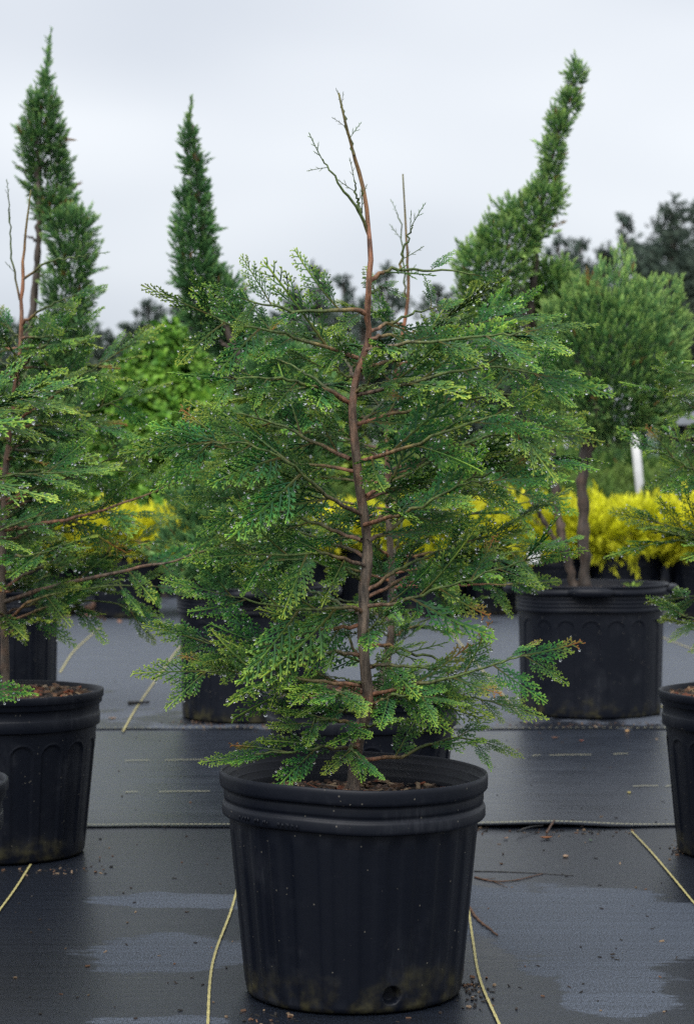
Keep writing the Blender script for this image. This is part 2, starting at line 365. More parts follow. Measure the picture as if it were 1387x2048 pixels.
def ribbon(pts, w, mat, parent, z, name='marker_line', wob=.0012):
    p = smooth_path([G(x, y, z) for x, y in pts], max(12, len(pts) * 14)); p[:, 2] = z
    t = np.gradient(p, axis=0); nrm = np.stack([-t[:, 1], t[:, 0], t[:, 2] * 0], -1); nrm /= np.linalg.norm(nrm, axis=1)[:, None]
    ww = w * (1 + .15 * np.sin(np.arange(len(p)) * 2.3))[:, None]
    v = np.vstack([p - nrm * ww / 2, p + nrm * ww / 2]); n = len(p); f = []
    for i in range(n - 1): f += [(i, i + 1, n + i + 1), (i, n + i + 1, n + i)]
    mb = MB(); mb.add(v, f); return obj(name, mb.mesh(name, [mat]), parent)
for pts in ([(482, 1745), (462, 1820), (432, 1900), (420, 1960), (415, 2060)], [(936, 1815), (945, 1880), (960, 1960), (1003, 2060)],
            [(1262, 1662), (1300, 1702), (1345, 1755), (1400, 1822)], [(62, 1728), (30, 1778), (-12, 1835)]):
    ribbon(pts, .0048, M_LINE, cloth1, .004)
for a, b, y in ((318, 420, 1582), (250, 300, 1520), (330, 415, 1519), (1098, 1182, 1509), (1225, 1255, 1507), (1064, 1080, 1510), (1265, 1315, 1571), (1330, 1342, 1571), (250, 275, 1583)):
    ribbon([(a, y + 1), ((a + b) / 2, y), (b, y)], .006, M_THREAD, cloth2, .0075)
def edge_line(parent, S, zoff, x0, x1, zf, w, gap=0):
    mb = MB(); xs = np.arange(x0, x1, .012)
    for i, x in enumerate(xs):
        if gap and (i % 2): continue
        y = S + float(seam1(x)) * 1.5 + .008; z = float(zf(np.array(x), np.array(S + .008))) + zoff
        mb.add([(x, y, z), (x + .0095, y + .001, z), (x + .0095, y + .001 + w, z), (x, y + w, z)], [(0, 1, 2), (0, 2, 3)])
    obj('edge_thread', mb.mesh('edge_thread', [M_THREAD]), parent)
edge_line(cloth2, S1, .003, -1.5, 1.5, z_strip, .009); edge_line(cloth3, S2, .002, -2, 2, z_back, .006, 1)
for pts in ([(246, 1462), (275, 1412), (322, 1345), (345, 1312), (372, 1280)], [(1040, 1432), (985, 1365), (930, 1300), (882, 1232)], [(1322, 1274), (1350, 1285), (1400, 1305)],
            [(120, 1345), (150, 1300), (200, 1255)], [(1318, 1408), (1330, 1420), (1350, 1440)]):
    ribbon(pts, .0065, M_LINE, cloth3, .0115)

# ------------------------------------------------------------------ pots
def lathe(mb, prof, nt, fr=None, col=None, fz=None):
    prof = np.asarray(prof, float); n = len(prof); th = np.arange(nt) / nt * 2 * math.pi
    Rr = np.repeat(prof[:, 0][:, None], nt, 1); Z = np.repeat(prof[:, 1][:, None], nt, 1); T = np.repeat(th[None], n, 0)
    if fr is not None: Rr = Rr + fr(T, Z)
    if fz is not None: Z = Z + fz(T, Z)
    v = np.stack([Rr * np.cos(T), Rr * np.sin(T), Z], -1).reshape(-1, 3)
    i, k = np.meshgrid(np.arange(n - 1), np.arange(nt), indexing='ij'); k2 = (k + 1) % nt
    a, b, c, d = i * nt + k, i * nt + k2, (i + 1) * nt + k2, (i + 1) * nt + k
    f = np.concatenate([np.stack([a, b, c], -1).reshape(-1, 3), np.stack([a, c, d], -1).reshape(-1, 3)])
    mb.add(v, f, col)
def sstep(a, b, x): t = np.clip((x - a) / (b - a), 0, 1); return t * t * (3 - 2 * t)
def soil_meshes(r, seed, mound=(0, 0, 0), nchip=160):
    q = np.random.default_rng(seed); mb = MB()
    nr, nt = 10, 40; v = [(0, 0, mound[2] * math.exp(-(mound[0] ** 2 + mound[1] ** 2) / (r * .5) ** 2))]; f = []
    for i in range(1, nr + 1):
        for k in range(nt):
            rr = r * i / nr; t = k / nt * 2 * math.pi; x, y = rr * math.cos(t), rr * math.sin(t)
            z = mound[2] * math.exp(-((x - mound[0]) ** 2 + (y - mound[1]) ** 2) / (r * .5) ** 2) + q.normal(0, .0025)
            v.append((x, y, z))
    for k in range(nt): f.append((0, 1 + k, 1 + (k + 1) % nt))
    for i in range(nr - 1):
        for k in range(nt):
            a, b = 1 + i * nt + k, 1 + i * nt + (k + 1) % nt; f += [(a, a + nt, b + nt), (a, b + nt, b)]
    mb.add(v, f); soil = mb.mesh('soil', [M_SOIL], True)
    mc = MB(); cols = [(.10, .05, .025), (.05, .028, .016), (.20, .11, .06), (.30, .21, .12), (.03, .02, .014), (.20, .06, .025), (.07, .045, .03)]
    for _ in range(nchip):
        t = q.uniform(0, 6.283); rr = r * .96 * math.sqrt(q.uniform(0, 1)); x, y = rr * math.cos(t), rr * math.sin(t)
        z = mound[2] * math.exp(-((x - mound[0]) ** 2 + (y - mound[1]) ** 2) / (r * .5) ** 2) + .004
        chip(mc, (x, y, z), q.uniform(.008, .034), q.uniform(.003, .010), q, cols[q.integers(len(cols))])
    return soil, mc.mesh('bark_chips', [M_CHIP])
def chip(mb, p, l, w, q, col):
    yaw, pit = q.uniform(0, 6.283), q.normal(0, .25); m = Matrix.Rotation(yaw, 3, 'Z') @ Matrix.Rotation(pit, 3, 'Y')
    h = w * q.uniform(.3, .7); s = [(-1, -.8, 0), (.9, -1, 0), (1, .7, .1), (-.8, 1, 0), (-.9, -.6, 1), (.7, -.7, 1), (.8, .5, 1), (-.7, .8, .9)]
    v = [np.array(m @ Vector((a * l / 2, b * w / 2, c * h))) + p for a, b, c in s]
    f = [(4, 5, 6), (4, 6, 7), (0, 1, 5), (0, 5, 4), (1, 2, 6), (1, 6, 5), (2, 3, 7), (2, 7, 6), (3, 0, 4), (3, 4, 7), (0, 2, 1), (0, 3, 2)]
    mb.add(v, f, np.array(col) * q.uniform(.6, 1.3))

H15, R15, B15 = .396, .2365, .190
def fluted_pot_parts():
    def fl(T, Z):
        w = .0017 * np.tanh(2.2 * np.cos(T * 28)) * sstep(.005, .03, Z) * (1 - sstep(.29, .315, Z)) + .0012 * np.cos(T * 3 + 1) + .0015 * np.cos(2 * T + .5)
        dt = ((T - R(-70) + math.pi) % (2 * math.pi) - math.pi) * .195       # drain hole recess
        dd = np.sqrt(dt ** 2 + ((Z - .034) * 1.0) ** 2)
        return w - .020 * (1 - sstep(.0125, .0165, dd)) * (Z < .07) * (Z > .0)
    zs = np.concatenate([np.linspace(0.012, .062, 26), np.linspace(.07, .318, 30)])
    body = [(.001, .003), (B15 - .03, .003), (B15 - .006, .003), (B15 - .001, .006)] + [(B15 + (.2205 - B15) * z / .318, z) for z in zs] 
    mb = MB(); lathe(mb, body, 440, fl)
    def fz(T, Z): return .0045 * np.cos(T - 2.7) + .0012 * np.cos(T * 3) + .0005 * np.cos(T * 7 + 1)
    def fr(T, Z): return .003 * np.cos(2 * T + .6) + .0012 * np.cos(5 * T + 1)
    rim = [(.2205, .318), (.2262, .3172), (.2302, .3185), (.2318, .3205), (.2322, .324), (.2320, .336), (.2308, .3395), (.2286, .341), (.2276, .3425), (.2274, .347), (.2288, .3485), (.2292, .352), (.2290, .362), (.2284, .3655),
           (.2300, .3672), (.2342, .3682), (.2358, .370), (.2364, .374), (.2366, .388), (.2360, .3925), (.2346, .3955), (.2330, .3962), (.2316, .395), (.2308, .391),
           (.2296, .383), (.2250, .3815), (.2242, .380), (.2238, .370), (.2205, .3685), (.2198, .367), (.2194, .357), (.2164, .3555), (.2158, .354), (.2140, .335), (.2085, .25)]
    mr = MB(); lathe(mr, rim, 260, fr, fz=fz)
    # worn embossed marks on the band
    q = np.random.default_rng(3)
    for k in range(16):
        if k in (4, 9, 10): continue
        a = R(212 + k * 2.2); z0 = .3245
        for j in range(q.integers(2, 4)):
            a0 = a + R(q.uniform(0, 1.3)); a1 = a0 + R(q.uniform(-.5, .5)); za, zb = z0 + q.uniform(0, .003), z0 + q.uniform(.006, .009)
            p = [(.2328 * math.cos(t) , .2328 * math.sin(t), z + .0045 * math.cos(t - 2.7)) for t, z in ((a0, za), (a1, zb))]
            mr.tube(p, .0009, 4, cap=True)
    mo = MB(); lathe(mo, [(.0005, 0), (.014, 0)], 20); 
    return mb.mesh('body', [M_POT], True), mr.mesh('rim', [M_POT], True)
def arched_pot_parts(rt, rb, h, rim_h, mat, na=18, big=False):
    zt = h - rim_h; ztop = zt - .028
    def fr(T, Z):
        x = ((T * na / (2 * math.pi)) % 1 - .5) * 2                      # -1..1 across a panel
        halfw = .74; cellw = 2 * math.pi * (rt + rb) / 2 / na / 2
        rad = halfw * cellw
        dz = np.maximum(Z - (ztop - rad), 0); dist = np.sqrt((x * cellw) ** 2 + dz ** 2) - rad
        inside = 1 - sstep(-.0035, .0005, dist)
        ridge = np.exp(-(dist / .0022) ** 2) * .0014
        low = sstep(.02, .06, Z)
        return (-.0032 * inside + ridge) * low + .0015 * np.cos(2 * T + 1) + .001 * np.cos(3 * T)
    zs = np.concatenate([np.linspace(.01, ztop - .06, 10), np.linspace(ztop - .055, ztop + .01, 26), np.linspace(ztop + .014, zt, 4)])
    rbod = rt - (.016 if not big else .022)
    body = [(.001, .003), (rb - .03, .003), (rb - .006, .003), (rb - .001, .006)] + [(rb + (rbod - rb) * z / zt, z) for z in zs]
    mb = MB(); lathe(mb, body, na * 22, fr)
    mr = MB()
    def wob(T, Z): return .0022 * np.cos(2 * T + .3) + .001 * np.cos(5 * T)
    def wz(T, Z): return .0025 * np.cos(T + .8) + .0012 * np.cos(4 * T)
    if not big:
        o = rt - .2365; dz = h - .396
        rim = [(rbod, zt), (rbod + .005, zt - .0005), (.2268 + o, zt + .0005), (.2276 + o, zt + .002), (.2280 + o, zt + .026), (.2274 + o, zt + .0275), (.2262 + o, zt + .028), (.2258 + o, zt + .029), (.2262 + o, zt + .050), (.2268 + o, zt + .0512), (.2318 + o, zt + .052),
               (.2326 + o, zt + .0535), (.2332 + o, h - .020), (.2338 + o, h - .0192), (.2358 + o, h - .0188), (.2366 + o, h - .0175), (.2368 + o, h - .004), (.2362 + o, h - .0012), (.2350 + o, h), (.2322 + o, h), (.2308 + o, h - .0015), (.2300 + o, h - .012), (.2292 + o, h - .0135), (.2240 + o, h - .0145), (.2234 + o, h - .016),
               (.2222 + o, h - .034), (.2180 + o, h - .0355), (.2165 + o, h - .038), (.214 + o, h - .075), (.206 + o, h - .14)]
    else:
        rim = [(rbod, zt), (rbod + .009, zt - .001)]
        for k in range(4):
            z0 = zt + .003 + k * .014; rim += [(rt - .0125, z0), (rt - .0115, z0 + .0095), (rt - .0135, z0 + .0115), (rt - .0135, z0 + .0125)]
        rim += [(rt - .013, h - .036), (rt - .002, h - .034), (rt, h - .030), (rt, h - .019), (rt - .006, h - .016), (rt - .0065, h - .009), (rt - .003, h - .006), (rt - .003, h - .002),
                (rt - .006, h), (rt - .011, h - .001), (rt - .014, h - .008), (rt - .017, h - .03), (rt - .026, h - .035), (rt - .03, h - .07), (rt - .038, h - .16)]
    lathe(mr, rim, 220, wob, fz=wz)
    return mb.mesh('body', [mat], True), mr.mesh('rim', [mat], True)
def handle_mesh(rt, h, mat):
    mb = MB(); n, s = 17, 10; v = []; f = []
    for i in range(n):
        u = i / (n - 1) * 2 - 1; e = max(0., 1 - abs(u) ** 3.2); a = u * .085 / rt
        for k in range(s):
            t = k / s * 2 * math.pi; rr = rt + .002 + (.004 + .016 * e) * math.cos(t) + .016 * e; z = h - .020 + (.006 + .013 * e) * math.sin(t)
            v.append((rr * math.cos(a), rr * math.sin(a), z))
    for i in range(n - 1):
        for k in range(s):
            p, q2 = i * s + k, i * s + (k + 1) % s; f += [(p, p + s, q2 + s), (p, q2 + s, q2)]
    mb.add(v, f); return mb.mesh('handle', [mat], True)
FL_BODY, FL_RIM = fluted_pot_parts()
AR_BODY, AR_RIM = arched_pot_parts(R15, B15, H15, .085, M_POT)
HB, RB = .487, .292
BG_BODY, BG_RIM = arched_pot_parts(RB, .262, HB, .098, M_POT2, big=True); BG_HANDLE = handle_mesh(RB, HB, M_POT2)
def pot(kind, loc, label, seed, rz=0, group=None, soil_z=None, mound=(0, 0, 0), nchip=160):
    t = thing('nursery_pot', label, 'pot', loc, rz, group)
    b, r, h, rr = {'fluted': (FL_BODY, FL_RIM, H15, .216), 'arched': (AR_BODY, AR_RIM, H15, .224), 'big': (BG_BODY, BG_RIM, HB, .268)}[kind]
    obj('body', b, t); obj('rim', r, t)
    if kind == 'big':
        for k in range(4): obj('handle', BG_HANDLE, t, Matrix.Rotation(R(90 * k), 4, 'Z'))
    sz = soil_z if soil_z is not None else h - .034
    s, c = soil_meshes(rr - .002, seed, mound, nchip); m = Matrix.Translation((0, 0, sz))
    so = obj('soil', s, t, m); obj('bark_chips', c, so, None, kind='stuff')
    return t
def floor_z(Y): return .0 if Y < S1 else (.004 if Y < S2 else .008)

# ------------------------------------------------------------------ cypress sprays
ICO = None
def ico():
    t = (1 + 5 ** .5) / 2
    v = np.array([(-1, t, 0), (1, t, 0), (-1, -t, 0), (1, -t, 0), (0, -1, t), (0, 1, t), (0, -1, -t), (0, 1, -t), (t, 0, -1), (t, 0, 1), (-t, 0, -1), (-t, 0, 1)], float)
    v /= np.linalg.norm(v[0])
    f = [(0, 11, 5), (0, 5, 1), (0, 1, 7), (0, 7, 10), (0, 10, 11), (1, 5, 9), (5, 11, 4), (11, 10, 2), (10, 7, 6), (7, 1, 8), (3, 9, 4), (3, 4, 2), (3, 2, 6), (3, 6, 8), (3, 8, 9), (4, 9, 5), (2, 4, 11), (6, 2, 10), (8, 6, 7), (9, 8, 1)]
    vs_, fs, mid = list(v), [], {}
    def md(a, b):
        k = (min(a, b), max(a, b))
        if k not in mid: p = vs_[a] + vs_[b]; vs_.append(p / np.linalg.norm(p)); mid[k] = len(vs_) - 1
        return mid[k]
    for a, b, c in f:
        x, y, z = md(a, b), md(b, c), md(c, a); fs += [(a, x, z), (b, y, x), (c, z, y), (x, y, z)]
    return np.array(vs_), np.array(fs)
ICO = ico()
def spray_mesh(seed, L=.2, sec_step=.0078, sec_max=.36, brown=0., sparse=False, drops=6, fluff=.25):
    """one flat fern-like cypress spray: axis along +X, in the XY plane, drooping towards the tip"""
    q = np.random.default_rng(seed); mb = MB()
    bend_z = q.uniform(-.15, .02); bend_y = q.uniform(-.12, .12)
    def axis(t): return np.array([L * t, bend_y * L * t * t, bend_z * L * t * t])
    ts = np.linspace(0, 1, 9)
    br = lambda t: brown * max(0., t - .45) * 1.9 * q.uniform(.4, 1.3)
    mb.tube([axis(t) for t in ts], np.linspace(.0021, .0014, 9), 4, [(.15 + .75 * t, .5, .35 * (1 - t) ** 2 + min(1, br(t))) for t in ts])
    mb.spike(axis(.97), axis(1.04), .0011, (.9, .5, br(1)), (1, .6, br(1)))
    side = 1; t = q.uniform(.03, .09); dropspots = []
    while t < .98:
        prof = min(1., (t + .12) / .32) * (1 - t) ** .75
        ls = L * sec_max * prof * q.uniform(.7, 1.15) + .006
        if sparse: ls = L * .16 * q.uniform(.2, 1.2) * (1.1 - t) + .005
        ang = R(q.uniform(30, 50)) * side; p0 = axis(t); z_tw = q.normal(0, fluff); rnd = q.uniform(0, 1)
        d0 = np.array([math.cos(ang), math.sin(ang), z_tw * .45]); d0 /= np.linalg.norm(d0)
        curve = -side * q.uniform(.15, .5); dz = -q.uniform(0, .25)
        def sec(u):
            a = ang + curve * u * .5
            return p0 + ls * u * np.array([math.cos(a), math.sin(a), d0[2] + dz * u])
        n = max(3, int(ls / .014) + 2); us = np.linspace(0, 1, n); b0 = min(1., max(0, br(t)))
        c_t = .08 + .55 * t ** 1.3
        mb.tube([sec(u) for u in us], np.linspace(.0015, .0012, n), 3, [(min(1, c_t * .7 + .55 * u * u), rnd, b0 * u) for u in us])
        mb.spike(sec(.97), sec(1.0) + (sec(1) - sec(.9)) * .9 + 0, .0016, (min(1, c_t + .45), rnd, b0), (1, rnd, b0))
        step = .0050; u = .008 / ls; s3 = 1
        while u < .97:
            l3 = min(.013, ls * .30 * (1 - u) ** .6 * q.uniform(.7, 1.2) + .0042)
            dirv = sec(min(1, u + .05)) - sec(u - .02 if u > .02 else u); a3 = math.atan2(dirv[1], dirv[0]) + s3 * R(q.uniform(32, 50))
            e = sec(u) + l3 * np.array([math.cos(a3), math.sin(a3), q.normal(0, fluff) * .5 + d0[2] * .5])
            s = sec(u); cc = min(1, c_t + .35 * u); rr = q.uniform(0, 1) * .5 + rnd * .5
            mb.spike(s, e, .00175, (cc * .55, rr, b0), (min(1, cc + .38), rr, b0), bulge=.62)
            if l3 > .0095:
                for w in ((.4, 1), (.6, -1)):
                    l4 = l3 * .55 * (1.25 - w[0]); a4 = a3 + w[1] * R(42); m_ = s + (e - s) * w[0]
                    mb.spike(m_, m_ + l4 * np.array([math.cos(a4), math.sin(a4), (e - s)[2] / l3]), .0015, (cc, rr, b0), (min(1, cc + .3), rr, b0))
            dropspots.append(e); s3 = -s3; u += step / ls * q.uniform(.8, 1.25) * (1.6 if sparse else 1)
        t += sec_step / L * q.uniform(.75, 1.25) * (1.5 if sparse else 1); side = -side
    if drops and dropspots:
        for k in q.integers(0, len(dropspots), drops):
            r = q.uniform(.0013, .0030); p = dropspots[k] + np.array([0, 0, -r * .8])
            mb.add(ICO[0] * np.array([r, r, r * 1.12]) + p, ICO[1], None, 1)
    return mb.mesh('foliage_spray', [M_CYP, M_DROP])
SPRAYS = [spray_mesh(100 + i, L=.148, drops=11) for i in range(9)]
SPRAYS_LONG = [spray_mesh(150 + i, L=.19, sec_max=.29, drops=13) for i in range(4)]
SPRAYS_BROWN = [spray_mesh(170 + i, L=.12, brown=1.35, drops=4) for i in range(2)]
def shoot_mesh(seed, L=.11):
    """sparse upright shoot: scaly stem with short nubs and a few side shoots"""
    q = np.random.default_rng(seed); mb = MB(); by, bz = q.uniform(-.15, .15), q.uniform(-.1, .15)
    def arm(p0, d, l, r, c0):
        d = d / np.linalg.norm(d); sd = np.array([-d[1], d[0], 0]) / (math.hypot(d[0], d[1]) + 1e-9)
        f = lambda u: p0 + d * l * u + np.array([0, by, bz]) * l * u * u * .5
        us = np.linspace(0, 1, 6); mb.tube([f(u) for u in us], np.linspace(r, r * .75, 6), 5, [(c0 + .3 * u, .5, .12) for u in us]); mb.spike(f(.96), f(1) + d * .006, r * .95, (c0 + .3, .5, 0), (c0 + .45, .5, 0))
        u, k = .008 / l, 1
        while u < .98:
            p = f(u); e = p + (d * .85 + sd * k * .5 + np.array([0, 0, q.normal(0, .25)])) * q.uniform(.004, .0075); mb.spike(p, e, r * .75, (c0 + .2, .5, .1), (c0 + .5, .5, .1 * q.uniform(0, 3))); k = -k; u += .0058 / l * q.uniform(.8, 1.4)
        return f, sd
    f, sd = arm(np.zeros(3), np.array([1., 0, 0]), L, .0019, .2); k = 1
    for u in (.25, .42, .58, .74, .86):
        if q.uniform() < .8: arm(f(u), np.array([.82, k * .55, q.normal(0, .2)]), L * q.uniform(.12, .30) * (1.2 - u), .0015, .3)
        k = -k
    return mb.mesh('foliage_spray', [M_CYP])
SPRAYS_THIN = [shoot_mesh(180 + i) for i in range(4)]

def frame_mat(p, d, nrm, s):
    d = Vector(d).normalized(); y = Vector(nrm).cross(d)
    if y.length < 1e-4: y = Vector((0, 1, 0)).cross(d)
    y.normalize(); z = d.cross(y)
    m = Matrix((d, y, z)).transposed().to_4x4() * 1.0
    m = m @ Matrix.Scale(s, 4); m.translation = Vector(p)
    return m
def cypress(label, base, trunk, r0, branches, q, name='cypress_tree', leader_twigs=()):
    """trunk, branches: points relative to base; branch = (points, r, sprays, spray length, options)"""
    t = thing(name, label, 'tree', tuple(base))
    n = 46; tp = smooth_path(trunk, n); u = np.linspace(0, 1, n); tp[1:-6] += q.normal(0, .0012, (n - 7, 3)) 
    rr = r0 * (1 - u) * .98 + .0017; rr *= 1 + .05 * np.sin(u * 90) + q.normal(0, .05, n)
    cl = [(float(np.clip((x - .35) * 2.4, 0, 1)), float(np.clip((x - .74) * 3.2, 0, .75)), 0) for x in u]
    mb = MB(); mb.tube(tp, rr, 9, cl, cap=True)
    obj('trunk', mb.mesh('trunk', [M_BARK], True), t)
    count = 0
    for (pts, r, ns, sl, op) in branches:
        ns = max(2, int(round(ns * .74))); sl = sl * 1.1
        pts = [np.asarray(p, float) for p in pts]; bp = smooth_path(pts, 18); L = float(np.sum(np.linalg.norm(np.diff(bp, axis=0), axis=1)))
        u = np.linspace(0, 1, 18); bp[2:-1] += q.normal(0, .0018, (15, 3))
        rr = r * (1 - u) ** 1.1 + .0014
        g0 = op.get('green', .30); bred = q.uniform(.1, 1.); cl = [(bred, float(np.clip((x - g0 + .2) * 3, 0, 1)), 0) for k, x in enumerate(u)]
        mb = MB(); mb.tube(bp, rr, 6, cl)
        br = obj('branch', mb.mesh('branch', [M_BARK], True), t)
        tilt = op.get('tilt', q.uniform(.15, .9)); side = q.choice((-1, 1)); t0 = op.get('t0', .2) * .35
        for k in range(ns):
            x = t0 + (1 - t0) * (k + q.uniform(.1, .9)) / ns; x = min(x, .97)
            i = x * 17; i0 = min(int(i), 16); p = bp[i0] + (bp[i0 + 1] - bp[i0]) * (i - i0); d = bp[min(i0 + 2, 17)] - bp[max(i0 - 1, 0)]; d /= np.linalg.norm(d)
            up = np.array([0, 0, 1.]); tow = np.array([0, -1., 0])
            nrm = up * math.cos(tilt) + tow * math.sin(tilt) + q.normal(0, .33, 3)
            sd = np.cross(nrm, d); sd /= np.linalg.norm(sd) + 1e-9; side = -side
            a = R(q.uniform(28, 55)); dr = d * math.cos(a) + sd * side * math.sin(a) + np.array([0, 0, op.get('droop', -.08) + q.normal(0, .12)])
            s = sl * (1.12 - .55 * x) * q.uniform(.7, 1.2) * min(1, .7 + x * 1.4)
            lib = SPRAYS_BROWN if q.uniform() < op.get('brown', .03) else (SPRAYS_THIN if q.uniform() < op.get('thin', 0.) else (SPRAYS if q.uniform() < .75 else SPRAYS_LONG))
            ref = {id(SPRAYS): .148, id(SPRAYS_LONG): .19, id(SPRAYS_BROWN): .12, id(SPRAYS_THIN): .11}[id(lib)]
            obj('foliage_spray', lib[q.integers(len(lib))], br, frame_mat(p, dr, nrm, s / ref * (.9 if lib is SPRAYS_THIN else 1))); count += 1
        if op.get('tip', True):
            d = bp[-1] - bp[-4]; nrm = np.array([0, -math.sin(tilt), math.cos(tilt)]) + q.normal(0, .2, 3)
            lib = SPRAYS_THIN if op.get('thin', 0) >= .9 else SPRAYS_LONG if q.uniform() < .5 else SPRAYS
            if op.get('brown', 0) > .5: lib = SPRAYS_BROWN
            ref = {id(SPRAYS): .148, id(SPRAYS_LONG): .19, id(SPRAYS_BROWN): .12, id(SPRAYS_THIN): .11}[id(lib)]
            obj('foliage_spray', lib[q.integers(len(lib))], br, frame_mat(bp[-2], d, nrm, sl * .75 / ref)); count += 1
    print(label, 'sprays', count)
    return t, count
def px_branches(spec, Y, base, r=.0028, sl=.15):
    out = []
    for s in spec:
        pts, ns = s[0], s[1]; op = s[2] if len(s) > 2 else {}
        out.append(([P(x, y, Y + (d[0] if d else 0)) - base for x, y, *d in pts], op.get('r', r), ns, op.get('sl', sl), op))
    return out
def fill_branches(trunk, z0, z1, n, prof, q, sl=.15, azs=None, el=(5, 30), front=.5, ns=8, r=.0024, brown=.03):
    tp = smooth_path(trunk, 60); out = []
    for k in range(n):
        z = z0 + (z1 - z0) * (k + q.uniform(0, 1)) / n; i = int(np.argmin(abs(tp[:, 2] - z))); s = tp[i]
        az = (k * 137.5 + q.uniform(-25, 25)) % 360 if azs is None else azs[k % len(azs)] + q.uniform(-15, 15)
        L = prof((z - z0) / (z1 - z0)) * q.uniform(.75, 1.1)
        if math.sin(R(az)) < -.55: L *= front
        e = R(q.uniform(*el)); a = R(az); cv = q.uniform(-.25, .1); ca = q.normal(0, .15)
        pts = [s + L * u * np.array([math.cos(a + ca * u) * math.cos(e), math.sin(a + ca * u) * math.cos(e), math.sin(e) + cv * u * u * .6]) for u in (0, .25, .5, .75, 1)]
        out.append((pts, r, max(3, int(ns * L / .33 + .5)), sl, {'tilt': q.uniform(0, .8), 'brown': brown, 't0': .12, 'green': .3}))
    return out

def mini_branches(trunk, z0, z1, n, q):
    tp = smooth_path(trunk, 60); out = []
    for k in range(n):
        z = q.uniform(z0, z1); s = tp[int(np.argmin(abs(tp[:, 2] - z)))]; a = R(q.uniform(0, 360)); L = q.uniform(.03, .08)
        d = np.array([math.cos(a), math.sin(a), q.uniform(.2, .8)]); out.append(([s, s + d * L * .5, s + d * L], .0016, 2, q.uniform(.07, .12), {'tilt': q.uniform(.3, 1.1), 'green': .2, 't0': .5}))
    return out
